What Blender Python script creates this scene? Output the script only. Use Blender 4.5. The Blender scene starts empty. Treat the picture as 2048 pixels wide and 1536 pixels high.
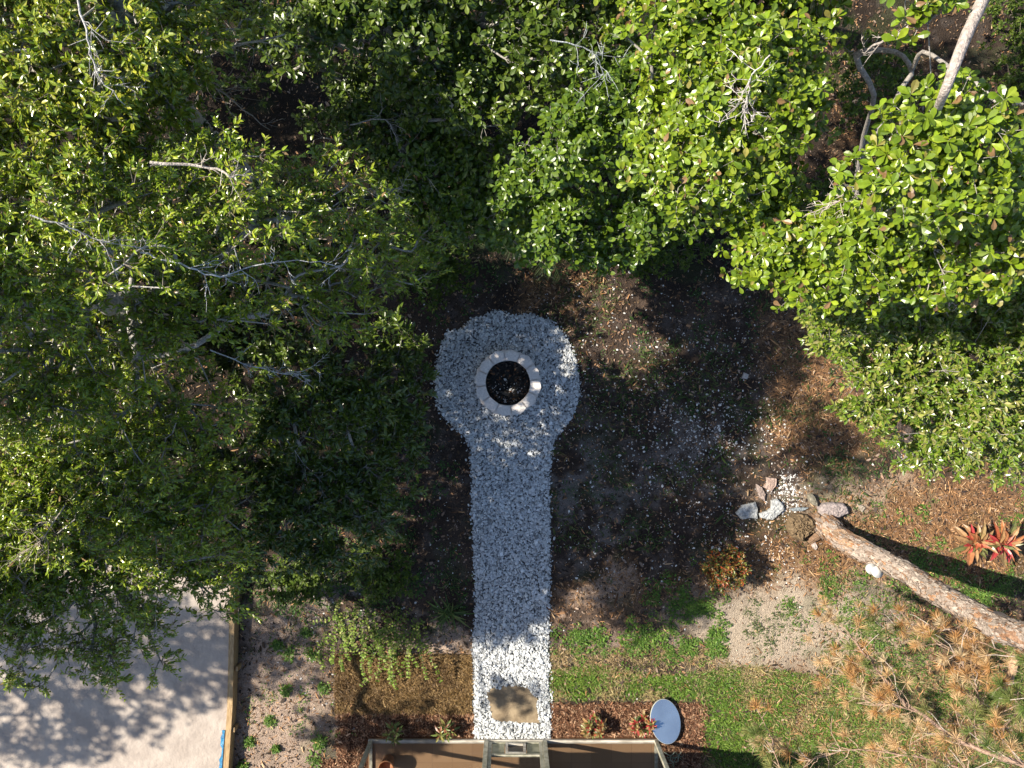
import bpy, bmesh, math, random
import numpy as np
R = math.radians
sc = bpy.context.scene
col = sc.collection

# ------------------------------------------------------------------ camera, sky, sun, exposure
CH = 12.5
cam_d = bpy.data.cameras.new("camera"); cam = bpy.data.objects.new("camera", cam_d); col.objects.link(cam)
cam.location = (0, 0, CH); cam.rotation_euler = (0, 0, 0)
cam_d.sensor_width = 36; cam_d.lens = 18 / 0.68; cam_d.clip_start = 0.05; cam_d.clip_end = 500
sc.camera = cam
SUN_EL, SUN_AZ = 43.0, math.degrees(math.atan2(-0.985, 0.172))   # azimuth clockwise from +Y
w = bpy.data.worlds.new("World"); sc.world = w; w.use_nodes = True
nt = w.node_tree; nt.nodes.clear()
sky = nt.nodes.new("ShaderNodeTexSky"); sky.sky_type = 'NISHITA'; sky.sun_disc = False
sky.ozone_density = 2.0; sky.sun_elevation = R(SUN_EL); sky.sun_rotation = R(SUN_AZ)
bg = nt.nodes.new("ShaderNodeBackground"); bg.inputs[1].default_value = 0.085
wo = nt.nodes.new("ShaderNodeOutputWorld")
nt.links.new(sky.outputs[0], bg.inputs[0]); nt.links.new(bg.outputs[0], wo.inputs[0])
sd = bpy.data.lights.new("sun", 'SUN'); sd.energy = 5.0; sd.angle = R(0.5); sd.color = (1.0, 0.91, 0.76)
so = bpy.data.objects.new("sun", sd); col.objects.link(so)
SUNV = np.array([math.sin(R(SUN_AZ)) * math.cos(R(SUN_EL)), math.cos(R(SUN_AZ)) * math.cos(R(SUN_EL)), math.sin(R(SUN_EL))])
so.rotation_euler = (0, math.pi/2 - R(SUN_EL), math.atan2(SUNV[1], SUNV[0]))
sc.view_settings.view_transform = 'Standard'; sc.view_settings.look = 'None'
sc.view_settings.exposure = 0.9; sc.view_settings.gamma = 1.0; sc.view_settings.use_curve_mapping = False
try:
    sc.cycles.max_bounces = 8; sc.cycles.transparent_max_bounces = 8
except Exception: pass

F = 1024 / 0.68
def P(px, py, z=0.0):
    k = (CH - z) / F
    return np.array([(px - 1024) * k, (768 - py) * k, z])
def SC(z): return F / (CH - z)         # pixels per metre at height z

# ------------------------------------------------------------------ numpy helpers
def hash2(ix, iy, s):
    h = (ix.astype(np.int64) * 374761393 + iy.astype(np.int64) * 668265263 + s * 974634777) & 0xffffffff
    h = ((h ^ (h >> 13)) * 1274126177) & 0xffffffff
    return ((h ^ (h >> 16)) & 0xffff) / 65535.0
def vnoise(x, y, s=0):
    ix, iy = np.floor(x), np.floor(y); fx, fy = x - ix, y - iy
    fx = fx * fx * (3 - 2 * fx); fy = fy * fy * (3 - 2 * fy)
    a = hash2(ix, iy, s); b = hash2(ix + 1, iy, s); c = hash2(ix, iy + 1, s); d = hash2(ix + 1, iy + 1, s)
    return (a * (1 - fx) + b * fx) * (1 - fy) + (c * (1 - fx) + d * fx) * fy
def fbm(x, y, s=0, o=4):
    t = 0; a = 0.5; n = 0
    for i in range(o):
        t = t + a * vnoise(x * 2 ** i + 17.3 * i, y * 2 ** i - 9.1 * i, s + i); n += a; a *= 0.55
    return t / n
def sstep(a, b, x):
    t = np.clip((x - a) / (b - a), 0, 1); return t * t * (3 - 2 * t)
def norm(v): return v / np.maximum(np.linalg.norm(v, axis=-1, keepdims=True), 1e-9)
def in_poly(x, y, poly):
    c = np.zeros(x.shape, bool); n = len(poly); j = n - 1
    for i in range(n):
        xi, yi = poly[i]; xj, yj = poly[j]
        if yi != yj:
            c ^= ((yi > y) != (yj > y)) & (x < (xj - xi) * (y - yi) / (yj - yi) + xi)
        j = i
    return c
def poly_dist(x, y, poly):
    d = np.full(x.shape, 1e9); n = len(poly)
    for i in range(n):
        ax, ay = poly[i]; bx, by = poly[(i + 1) % n]
        vx, vy = bx - ax, by - ay; L = vx * vx + vy * vy + 1e-12
        t = np.clip(((x - ax) * vx + (y - ay) * vy) / L, 0, 1)
        d = np.minimum(d, np.hypot(x - ax - t * vx, y - ay - t * vy))
    return np.where(in_poly(x, y, poly), d, -d)

def raw_mesh(name, V, loops, ltot, mat, cols=None, parent=None, smooth=False):
    me = bpy.data.meshes.new(name); nv = len(V); nf = len(ltot)
    me.vertices.add(nv); me.vertices.foreach_set('co', np.ascontiguousarray(V, dtype=np.float32).ravel())
    me.loops.add(len(loops)); me.loops.foreach_set('vertex_index', np.asarray(loops, dtype=np.int32))
    ls = np.concatenate([[0], np.cumsum(ltot)[:-1]]).astype(np.int32)
    me.polygons.add(nf); me.polygons.foreach_set('loop_start', ls)
    try: me.polygons.foreach_set('loop_total', np.asarray(ltot, dtype=np.int32))
    except Exception: pass
    me.polygons.foreach_set('use_smooth', np.full(nf, smooth, dtype=bool))
    me.update(calc_edges=True)
    if cols is not None:
        ca = me.color_attributes.new('Col', 'FLOAT_COLOR', 'POINT')
        c4 = np.ones((nv, 4), dtype=np.float32); c4[:, :3] = cols; ca.data.foreach_set('color', c4.ravel())
    me.materials.append(mat)
    o = bpy.data.objects.new(name, me); col.objects.link(o)
    if parent is not None: o.parent = parent
    return o

class Cloud:
    """many small copies of templates gathered in one mesh"""
    def __init__(s): s.V = []; s.L = []; s.T = []; s.C = []; s.n = 0
    def add(s, tmpl, pos, Rm, scale, cols, jitter=0, rng=None):
        tv, tf = tmpl; N = len(pos); 
        if N == 0: return
        tv = np.asarray(tv, float); k = len(tv)
        sc_ = np.asarray(scale, float)
        if sc_.ndim == 1: sc_ = np.repeat(sc_[:, None], 3, 1)
        loc = tv[None] * sc_[:, None, :]
        if jitter and rng is not None: loc = loc * (1 + jitter * rng.uniform(-1, 1, loc.shape))
        W = np.einsum('nij,nkj->nki', Rm, loc) + pos[:, None, :]
        s.V.append(W.reshape(-1, 3))
        fl = np.concatenate([np.asarray(f) for f in tf]); tl = np.array([len(f) for f in tf])
        s.L.append((fl[None] + (s.n + np.arange(N) * k)[:, None]).ravel()); s.T.append(np.tile(tl, N))
        s.C.append(np.repeat(cols, k, 0)); s.n += N * k
    def addraw(s, V, faces, c):
        V = np.asarray(V, float)
        s.V.append(V); s.L.append(np.concatenate([np.asarray(f) for f in faces]) + s.n)
        s.T.append(np.array([len(f) for f in faces])); s.C.append(np.tile(np.asarray(c, float), (len(V), 1)) if np.ndim(c) == 1 else c)
        s.n += len(V)
    def build(s, name, mat, parent=None, smooth=False):
        return raw_mesh(name, np.concatenate(s.V), np.concatenate(s.L), np.concatenate(s.T), mat, np.concatenate(s.C), parent, smooth)

def frames(d, n):
    d = norm(d); side = norm(np.cross(d, n)); nn = np.cross(side, d)
    return np.stack([side, d, nn], -1)
def rand_unit(rng, N): return norm(rng.normal(size=(N, 3)))
def yaw_frames(rng, N, tilt=0.2, az=None):
    a = rng.uniform(0, 2 * math.pi, N) if az is None else az
    d = np.stack([np.cos(a), np.sin(a), rng.normal(0, tilt, N)], -1)
    n = np.stack([rng.normal(0, tilt, N), rng.normal(0, tilt, N), np.ones(N)], -1)
    return frames(d, n)

# leaf templates: length 1 along +Y
def leaf_tmpl(ts, ws, fold=0.18, bend=0.15):
    V = []; Fc = []; rows = []
    for t, wd in zip(ts, ws):
        z = -bend * t * t
        if wd <= 0: rows.append([len(V)]); V.append((0, t, z))
        else:
            i = len(V); V += [(-wd, t, z + fold * wd), (0, t, z), (wd, t, z + fold * wd)]; rows.append([i, i + 1, i + 2])
    for a, b in zip(rows[:-1], rows[1:]):
        if len(a) == 1: Fc += [(a[0], b[1], b[0]), (a[0], b[2], b[1])]
        elif len(b) == 1: Fc += [(a[0], a[1], b[0]), (a[1], a[2], b[0])]
        else: Fc += [(a[0], a[1], b[1], b[0]), (a[1], a[2], b[2], b[1])]
    return V, Fc
OBOV = leaf_tmpl([0, .3, .62, .86, 1], [0, .11, .25, .2, 0], .25, .18)
LANC = leaf_tmpl([0, .3, .65, 1], [0, .13, .12, 0], .4, .22)
OVAL = leaf_tmpl([0, .3, .7, 1], [0, .24, .22, 0], .3, .15)
SMALL = leaf_tmpl([0, .5, 1], [0, .22, 0], .3, .12)
CORD = leaf_tmpl([0, .15, .45, .75, 1], [0, .05, .12, .09, 0], .5, .3)
STRAP = leaf_tmpl([0, .3, .7, 1], [0.02, .035, .03, 0], .5, .35)
BLADE = ([(-.05, 0, 0), (.05, 0, 0), (.035, .55, .1), (-.035, .55, .1), (0, 1, 0)], [(0, 1, 2, 3), (3, 2, 4)])
NEEDLE = ([(-.5, 0, 0), (.5, 0, 0), (.4, .6, .03), (-.4, .6, .03), (0, 1, 0)], [(0, 1, 2, 3), (3, 2, 4)])
CHIP = ([(-.5, -.2, 0), (.1, -.24, .05), (.5, -.05, 0), (.45, .2, .03), (-.1, .26, .08), (-.48, .15, 0)], [(0, 1, 4, 5), (1, 2, 3, 4)])
def stone_tmpl(seed):
    r = np.random.default_rng(seed); bm = bmesh.new(); bmesh.ops.create_icosphere(bm, subdivisions=1, radius=0.5)
    for v in bm.verts:
        v.co *= r.uniform(.72, 1.12); v.co.x *= 1.25; v.co.y *= .8; v.co.z *= .6
    V = [tuple(v.co) for v in bm.verts]; Fc = [tuple(q.index for q in f.verts) for f in bm.faces]; bm.free(); return V, Fc
STONES = [stone_tmpl(i) for i in range(8)]

# ------------------------------------------------------------------ materials
def mat_new(name):
    m = bpy.data.materials.new(name); m.use_nodes = True; n = m.node_tree; b = n.nodes['Principled BSDF']; return m, n, b
def N_(n, t, **k):
    x = n.nodes.new(t)
    for a, v in k.items(): setattr(x, a, v)
    return x
def rough_noise(n, b, scale, lo, hi):
    t = N_(n, 'ShaderNodeTexNoise'); t.inputs['Scale'].default_value = scale
    mr = N_(n, 'ShaderNodeMapRange'); mr.inputs['To Min'].default_value = lo; mr.inputs['To Max'].default_value = hi
    n.links.new(t.outputs[0], mr.inputs[0]); n.links.new(mr.outputs[0], b.inputs['Roughness'])
def attr_mat(name, rough=0.6, nscale=60, namt=0.25, bump=0.0, bscale=80, spec=0.5, transl=0.0, tcol=(1.0, 1.15, 0.45), sat=None, bdist=0.01, coat=0):
    m, n, b = mat_new(name)
    a = N_(n, 'ShaderNodeAttribute', attribute_name='Col'); t = N_(n, 'ShaderNodeTexNoise'); tc = N_(n, 'ShaderNodeTexCoord')
    n.links.new(tc.outputs['Object'], t.inputs['Vector']); t.inputs['Scale'].default_value = nscale; t.inputs['Detail'].default_value = 4
    mr = N_(n, 'ShaderNodeMapRange'); mr.inputs['From Min'].default_value = .25; mr.inputs['From Max'].default_value = .75
    mr.inputs['To Min'].default_value = 1 - namt; mr.inputs['To Max'].default_value = 1 + namt
    n.links.new(t.outputs[0], mr.inputs[0])
    mx = N_(n, 'ShaderNodeVectorMath', operation='SCALE'); n.links.new(a.outputs['Color'], mx.inputs[0]); n.links.new(mr.outputs[0], mx.inputs['Scale'])
    n.links.new(mx.outputs[0], b.inputs['Base Color']); b.inputs['Roughness'].default_value = rough
    b.inputs['Specular IOR Level'].default_value = spec
    if bump:
        t2 = N_(n, 'ShaderNodeTexNoise'); t2.inputs['Scale'].default_value = bscale; t2.inputs['Detail'].default_value = 6; n.links.new(tc.outputs['Object'], t2.inputs['Vector'])
        bp = N_(n, 'ShaderNodeBump'); bp.inputs['Strength'].default_value = bump; bp.inputs['Distance'].default_value = bdist
        n.links.new(t2.outputs[0], bp.inputs['Height']); n.links.new(bp.outputs[0], b.inputs['Normal'])
    if transl:
        tr = N_(n, 'ShaderNodeBsdfTranslucent'); mm = N_(n, 'ShaderNodeVectorMath', operation='MULTIPLY'); mm.inputs[1].default_value = tcol
        n.links.new(mx.outputs[0], mm.inputs[0]); n.links.new(mm.outputs[0], tr.inputs[0])
        ms = N_(n, 'ShaderNodeMixShader'); ms.inputs[0].default_value = transl
        n.links.new(b.outputs[0], ms.inputs[1]); n.links.new(tr.outputs[0], ms.inputs[2]); n.links.new(ms.outputs[0], n.nodes['Material Output'].inputs[0])
    return m
def two_tone(name, c1, c2, scale=8, rough=.7, bump=.3, bscale=60, stretch=(1, 1, 1), bdist=.01, lo=.4, hi=.6, spec=.4, detail=6, metallic=0):
    m, n, b = mat_new(name); tc = N_(n, 'ShaderNodeTexCoord'); mp = N_(n, 'ShaderNodeMapping'); mp.inputs['Scale'].default_value = stretch
    n.links.new(tc.outputs['Object'], mp.inputs[0]); t = N_(n, 'ShaderNodeTexNoise'); t.inputs['Scale'].default_value = scale; t.inputs['Detail'].default_value = detail
    n.links.new(mp.outputs[0], t.inputs['Vector']); cr = N_(n, 'ShaderNodeValToRGB'); cr.color_ramp.elements[0].position = lo; cr.color_ramp.elements[1].position = hi
    cr.color_ramp.elements[0].color = (*c1, 1); cr.color_ramp.elements[1].color = (*c2, 1)
    n.links.new(t.outputs[0], cr.inputs[0]); n.links.new(cr.outputs[0], b.inputs['Base Color'])
    t2 = N_(n, 'ShaderNodeTexNoise'); t2.inputs['Scale'].default_value = bscale; t2.inputs['Detail'].default_value = 6; n.links.new(mp.outputs[0], t2.inputs['Vector'])
    bp = N_(n, 'ShaderNodeBump'); bp.inputs['Strength'].default_value = bump; bp.inputs['Distance'].default_value = bdist
    n.links.new(t2.outputs[0], bp.inputs['Height']); n.links.new(bp.outputs[0], b.inputs['Normal'])
    b.inputs['Roughness'].default_value = rough; b.inputs['Specular IOR Level'].default_value = spec; b.inputs['Metallic'].default_value = metallic
    return m
M_ground = attr_mat('soil', .95, 70, .55, .9, 55, .15, bdist=.03)
M_litter = attr_mat('litter', .8, 90, .25, .2, 200, .25)
M_stone = attr_mat('white gravel', .75, 120, .12, .3, 150, .35, bdist=.004)
M_leaf_big = attr_mat('broad leaf', .32, 25, .18, 0, 60, .6, .2)
M_leaf_nar = attr_mat('narrow leaf', .28, 25, .2, 0, 60, .8, .2)
M_leaf_low = attr_mat('weed leaf', .5, 25, .2, 0, 60, .4, .3)
M_grass = attr_mat('grass blade', .55, 30, .2, 0, 60, .35, .25)
M_needle = attr_mat('pine needle', .5, 30, .15, 0, 60, .3, .15, (1, 1, .6))
M_red = attr_mat('red foliage', .38, 25, .3, 0, 60, .5, .22, (1.2, .8, .5))
M_bark = attr_mat('grey bark', .85, 40, .45, .8, 70, .2, bdist=.02)
M_pine = attr_mat('pine bark', .9, 28, .35, 1, 45, .15, bdist=.03)
M_concrete = attr_mat('cast block', .85, 45, .16, .4, 90, .25, bdist=.006)
M_rock = attr_mat('rock', .88, 22, .42, .9, 30, .25, bdist=.03)
M_sand = two_tone('levelled sand', (.38, .325, .285), (.46, .40, .35), 3, .95, .5, 14, bdist=.03, spec=.1)
M_board = two_tone('weathered form board', (.30, .19, .09), (.48, .34, .18), 9, .7, .4, 30, (12, .8, 12), .005)
M_tape = two_tone('blue sheeting', (.02, .12, .25), (.03, .2, .38), 20, .4, .5, 40)
M_slab = two_tone('tan flagstone', (.22, .165, .105), (.33, .255, .165), 5, .8, .5, 25, bdist=.012)
M_frame = two_tone('painted porch timber', (.30, .29, .22), (.46, .44, .36), 14, .7, .4, 60, (1, 1, 1), .004)
M_sill = two_tone('pale sill', (.36, .33, .28), (.60, .56, .5), 14, .75, .4, 60, (.3, 1, 1), .004)
M_tile = None
M_roof = two_tone('roof shingle', (.10, .10, .10), (.16, .15, .14), 20, .9, .5, 40)
M_terra = two_tone('terracotta', (.30, .12, .05), (.42, .19, .09), 12, .75, .2, 80)
M_plastic = two_tone('white lamp plastic', (.46, .46, .44), (.54, .54, .52), 12, .45, .05, 80)
M_ash = two_tone('ash and soil', (.018, .017, .016), (.05, .046, .042), 14, .95, 1, 45, bdist=.03, spec=.1)
def m_mirror():
    m, n, b = mat_new('mirror glass'); b.inputs['Metallic'].default_value = .82; b.inputs['Base Color'].default_value = (.62, .78, .95, 1); rough_noise(n, b, 9, .04, .16); return m
M_mirror = two_tone('mirror glass', (.56, .70, .86), (.66, .82, .98), 3, .1, .04, 5, metallic=.82, bdist=.004)
def m_tile():
    m, n, b = mat_new('patio tile'); tc = N_(n, 'ShaderNodeTexCoord'); br = N_(n, 'ShaderNodeTexBrick', offset=0.0)
    n.links.new(tc.outputs['Object'], br.inputs['Vector']); br.inputs['Color1'].default_value = (.25, .15, .08, 1); br.inputs['Color2'].default_value = (.29, .18, .10, 1)
    br.inputs['Mortar'].default_value = (.2, .12, .07, 1); br.inputs['Scale'].default_value = 1; br.inputs['Brick Width'].default_value = .33; br.inputs['Row Height'].default_value = .33; br.inputs['Mortar Size'].default_value = .004
    n.links.new(br.outputs[0], b.inputs['Base Color']); b.inputs['Roughness'].default_value = .5; return m
M_tile = m_tile()
def m_screen(f=.3):
    m, n, b = mat_new('insect screen'); tr = N_(n, 'ShaderNodeBsdfTransparent'); ms = N_(n, 'ShaderNodeMixShader'); ms.inputs[0].default_value = f
    b.inputs['Base Color'].default_value = (.03, .03, .03, 1); b.inputs['Roughness'].default_value = .7
    n.links.new(tr.outputs[0], ms.inputs[1]); n.links.new(b.outputs[0], ms.inputs[2]); n.links.new(ms.outputs[0], n.nodes['Material Output'].inputs[0]); return m
M_screen = m_screen()

# ------------------------------------------------------------------ object helpers
def tag(o, label=None, cat=None, group=None, kind=None):
    if label: o['label'] = label
    if cat: o['category'] = cat
    if group: o['group'] = group
    if kind: o['kind'] = kind
    return o
def thing(name, loc, label, cat, group=None):
    o = bpy.data.objects.new(name, None); col.objects.link(o); o.location = tuple(loc); o.empty_display_size = .2
    o['_z'] = 0; del o['_z']
    return tag(o, label, cat, group)
def adopt(o, t):
    """parent a world-space mesh under a thing's Empty"""
    o.parent = t; o.location = (-t.location[0], -t.location[1], -t.location[2]); return o
def bm_obj(name, bm, mat, parent=None, smooth=False, colr=None):
    me = bpy.data.meshes.new(name); bmesh.ops.recalc_face_normals(bm, faces=bm.faces[:]); bm.to_mesh(me); bm.free(); me.materials.append(mat)
    if smooth: me.polygons.foreach_set('use_smooth', [True] * len(me.polygons))
    if colr is not None:
        ca = me.color_attributes.new('Col', 'FLOAT_COLOR', 'POINT'); ca.data.foreach_set('color', np.tile(np.array([*colr, 1], np.float32), len(me.vertices)))
    o = bpy.data.objects.new(name, me); col.objects.link(o)
    if parent is not None: adopt(o, parent)
    return o
def box(bm, c, s, bev=0):
    r = bmesh.ops.create_cube(bm, size=1); vs = r['verts']
    for v in vs: v.co = (v.co.x * s[0] + c[0], v.co.y * s[1] + c[1], v.co.z * s[2] + c[2])
    if bev:
        es = list({e for v in vs for e in v.link_edges}); bmesh.ops.bevel(bm, geom=es, offset=bev, segments=2, affect='EDGES')
def tube_arrays(pts, rad, k=8, wob=0, rng=None, cap=True):
    pts = np.asarray(pts, float); n = len(pts); T = np.zeros_like(pts); T[1:-1] = pts[2:] - pts[:-2]; T[0] = pts[1] - pts[0]; T[-1] = pts[-1] - pts[-2]; T = norm(T)
    u = np.cross(T[0], [0.13, .31, .94]); 
    if np.linalg.norm(u) < 1e-3: u = np.cross(T[0], [1, 0, 0])
    u /= np.linalg.norm(u); V = []
    a = np.linspace(0, 2 * math.pi, k, endpoint=False)
    for i in range(n):
        u = u - T[i] * u.dot(T[i]); u /= max(np.linalg.norm(u), 1e-9); v = np.cross(T[i], u)
        rr = rad[i] * (1 + (wob * rng.uniform(-1, 1, k) if wob else 0))
        V.append(pts[i] + (np.cos(a) * rr)[:, None] * u + (np.sin(a) * rr)[:, None] * v)
    V = np.concatenate(V); Fc = []
    for i in range(n - 1):
        for j in range(k):
            j2 = (j + 1) % k; Fc.append((i * k + j, i * k + j2, (i + 1) * k + j2, (i + 1) * k + j))
    if cap: Fc.append(tuple(range((n - 1) * k, n * k)))
    return V, Fc
def smooth_path(pts, m=4):
    """Catmull-Rom through the points (any dimension)"""
    p = np.asarray(pts, float); q = np.vstack([2 * p[0] - p[1], p, 2 * p[-1] - p[-2]]); out = []
    for i in range(1, len(q) - 2):
        for t in np.linspace(0, 1, m, endpoint=False):
            a, b, c, d = q[i - 1], q[i], q[i + 1], q[i + 2]
            out.append(.5 * ((2 * b) + (-a + c) * t + (2 * a - 5 * b + 4 * c - d) * t * t + (-a + 3 * b - 3 * c + d) * t ** 3))
    out.append(p[-1]); return np.array(out)
def cone_segs(cl, A, B, ra, rb, cols, k=3):
    """fast thin twigs"""
    N = len(A)
    if N == 0: return
    d = norm(B - A); u = norm(np.cross(d, np.array([.2, .3, .93]))); v = np.cross(d, u); a = np.linspace(0, 2 * math.pi, k, endpoint=False)
    ring = np.cos(a)[None, :, None] * u[:, None] + np.sin(a)[None, :, None] * v[:, None]
    V = np.concatenate([A[:, None] + ring * ra[:, None, None], B[:, None] + ring * rb[:, None, None]], 1)
    fl = np.array([(j, (j + 1) % k, k + (j + 1) % k, k + j) for j in range(k)]).ravel()
    cl.V.append(V.reshape(-1, 3)); cl.L.append((fl[None] + (cl.n + np.arange(N) * 2 * k)[:, None]).ravel()); cl.T.append(np.full(N * k, 4)); cl.C.append(np.repeat(cols, 2 * k, 0)); cl.n += N * 2 * k

# ------------------------------------------------------------------ the ground
def px_xy(pts): return [tuple(P(a, b)[:2]) for a, b in pts]
PATH = px_xy([(950, 1476), (947, 1380), (946, 1290), (952, 1200), (947, 1100), (944, 1000), (943, 905), (930, 872), (903, 850), (884, 830), (872, 795), (870, 750), (877, 715),
              (884, 690), (897, 664), (926, 655), (940, 640), (975, 630), (985, 622), (1028, 632), (1060, 627), (1098, 640), (1124, 662), (1141, 690), (1154, 728), (1160, 790), (1145, 832),
              (1122, 862), (1107, 886), (1099, 930), (1099, 1100), (1100, 1200), (1096, 1290), (1099, 1400), (1101, 1476)])
PAD = px_xy([(-60, 1110), (474, 1130), (474, 1200), (466, 1400), (455, 1536), (448, 1700), (-60, 1700)])
def blob(px, py, cx, cy, rx, ry, soft=.5):
    d = np.sqrt(((px - cx) / rx) ** 2 + ((py - cy) / ry) ** 2); return 1 - sstep(1 - soft, 1 + soft, d)
def ground_masks(x, y):
    px = 1024 + x * F / CH; py = 768 - y * F / CH
    n1 = fbm(x * 1.3, y * 1.3, 1); n2 = fbm(x * 5, y * 5, 7); n3 = fbm(x * 16, y * 16, 13, 3)
    wx = px + (n1 - .5) * 160 + (n2 - .5) * 60; wy = py + (fbm(x * 1.7 + 9, y * 1.7, 3) - .5) * 130 + (n3 - .5) * 50
    sandR = np.maximum(blob(wx, wy, 1570, 1262, 215, 100, .45), np.maximum(blob(wx, wy, 1720, 1200, 100, 70, .6) * .5, blob(wx, wy, 1740, 1320, 120, 80, .6) * .75))
    sandR = np.maximum(sandR, .6 * blob(wx, wy, 1700, 985, 150, 35, .5))
    sandL = np.maximum(blob(wx, wy, 560, 1400, 110, 190, .4), blob(wx, wy, 860, 1285, 110, 50, .4))
    sandL = np.maximum(sandL, blob(wx, wy, 1210, 1185, 60, 30, .5) * .8)
    sandL = np.maximum(sandL, blob(wx, wy, 1180, 1290, 120, 26, .5) * .5)
    grey = np.maximum(blob(wx, wy, 600, 1190, 130, 60, .5), blob(wx, wy, 1190, 1000, 110, 120, .5) * .6)
    grey = np.maximum(grey, blob(wx, wy, 1400, 920, 100, 80, .5) * .5) * sstep(.42, .6, n2)
    straw = np.maximum(blob(wx, wy, 1850, 1060, 300, 110, .3), blob(wx, wy, 1600, 1130, 120, 60, .5))
    straw = np.maximum(straw, blob(wx, wy, 1640, 760, 110, 170, .4)); straw = np.maximum(straw, blob(wx, wy, 1790, 260, 130, 160, .4) * .6)
    straw = np.maximum(straw, blob(wx, wy, 1120, 590, 90, 50, .5) * .8); straw = np.maximum(straw, blob(wx, wy, 1850, 1400, 300, 160, .4) * 1.1)
    straw = np.maximum(straw, blob(wx, wy, 1250, 1180, 160, 40, .5) * .6)
    bed = (((px > 668 + n3 * 12) & (px < 960) & (py > 1418 + n3 * 14)) | ((px > 1090) & (px < 1400 + n3 * 25) & (py > 1398 + n3 * 16))) * 1.0
    bed = np.maximum(bed, ((px < 760) & (py > 1500 + n2 * 30) & (px > 640)) * .8)
    return px, py, n1, n2, n3, sandR, sandL, grey, straw, bed
def wood_shade_mask(px, py): return np.maximum(sstep(470, 380, py) * .6, np.maximum(sstep(620, 480, py) * sstep(1560, 1420, px), sstep(800, 640, px) * sstep(1120, 1000, py)))
def ground_color(x, y):
    px, py, n1, n2, n3, sandR, sandL, grey, straw, bed = ground_masks(x, y)
    c = np.zeros(x.shape + (3,)); c[:] = (.052, .037, .029)
    c *= (.55 + 1.0 * n2)[..., None]
    def mix(m, colr): 
        nonlocal c
        m = np.clip(m, 0, 1)[..., None]; c = c * (1 - m) + np.array(colr) * m
    mix(sstep(.5, .72, n1) * .5, (.12, .085, .065)); mix(sstep(.55, .68, n2) * .35, (.16, .14, .13))
    mix(straw * (.45 + .5 * n3), (.28, .155, .075)); mix(grey * .8, (.25, .225, .21))
    mix(wood_shade_mask(px, py) * .8, (.016, .013, .010))  # deep shade under the trees painted into the soil colour
    mix(sandL * (.55 + .45 * n3), (.44, .335, .265)); mix(sandR * (.75 + .3 * n3), (.42, .345, .265)); mix(bed, (.13, .058, .03))
    mix(sstep(.6, .72, fbm(x * 2.2 + 31, y * 2.2, 23)) * .3 * (1 - bed), (.05, .075, .025))
    return c
ax = np.concatenate([-np.geomspace(260, 9.2, 34), np.arange(-9.1, 9.11, .035), np.geomspace(9.2, 260, 34)])
ay = np.concatenate([-np.geomspace(260, 6.9, 34), np.arange(-6.85, 6.86, .035), np.geomspace(6.9, 260, 34)])
GX, GY = np.meshgrid(ax, ay); 
def ground_z(x, y):
    z = (fbm(x * .9, y * .9, 41) - .5) * .05 + (fbm(x * 6, y * 6, 43) - .5) * .02 + (fbm(x * 20, y * 20, 47, 2) - .5) * .012
    dp = poly_dist(x, y, PATH); z = z * (1 - sstep(-.15, .05, dp)) - .01 * sstep(-.05, .05, dp)
    z = np.where((np.abs(x) < 2.7) & (y < -5.75), z * 0 - .03, z)
    dd = poly_dist(x, y, PAD); z = z * (1 - sstep(-.2, 0, dd)) - .03 * sstep(-.1, 0.05, dd)
    return z
near = (np.abs(GX) < 11) & (np.abs(GY) < 9)
GZ = np.zeros_like(GX); GZ[near] = ground_z(GX[near], GY[near]); GZ[~near] = -.02
nx, ny = len(ax), len(ay)
idx = np.arange(nx * ny).reshape(ny, nx)
q = np.stack([idx[:-1, :-1], idx[:-1, 1:], idx[1:, 1:], idx[1:, :-1]], -1).reshape(-1)
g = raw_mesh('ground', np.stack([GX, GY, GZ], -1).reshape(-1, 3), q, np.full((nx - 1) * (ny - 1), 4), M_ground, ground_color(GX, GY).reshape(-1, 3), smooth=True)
tag(g, kind='structure')

# sand pad on the left
def poly_sheet(name, poly, z0, z1, mat, res=.06, noise=.0, kind=None, seed=0):
    bm = bmesh.new(); vs = [bm.verts.new((x, y, z1)) for x, y in poly]; f = bm.faces.new(vs)
    r = bmesh.ops.extrude_face_region(bm, geom=[f]); 
    for v in r['geom']:
        if isinstance(v, bmesh.types.BMVert): v.co.z = z0
    o = bm_obj(name, bm, mat); 
    if kind: o['kind'] = kind
    return o
PADZ = .17
sand = poly_sheet('sand_pad', PAD, -.02, PADZ, M_sand); tag(sand, kind='structure')

# ------------------------------------------------------------------ gravel path
bm = bmesh.new(); bm.faces.new([bm.verts.new((x, y, .012)) for x, y in PATH])
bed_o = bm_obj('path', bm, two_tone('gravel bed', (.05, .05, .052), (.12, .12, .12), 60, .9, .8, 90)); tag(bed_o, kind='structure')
rng = np.random.default_rng(3)
SLABC = P(1024, 1407)[:2]
SLAB_PX = [(640 + .3646 * a, 976 + .3646 * b) for a, b in [(915, 1110), (948, 1092), (985, 1094), (1010, 1080), (1060, 1075), (1100, 1082), (1142, 1085), (1155, 1110), (1180, 1135), (1196, 1150), (1189, 1190), (1196, 1220), (1200, 1250), (1210, 1286),
        (1150, 1282), (1100, 1283), (1050, 1274), (1000, 1279), (965, 1268), (942, 1262), (938, 1225), (926, 1195), (930, 1170), (915, 1150)]]
SLAB = px_xy(SLAB_PX)
FPC = P(1016, 766)[:2]
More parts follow.
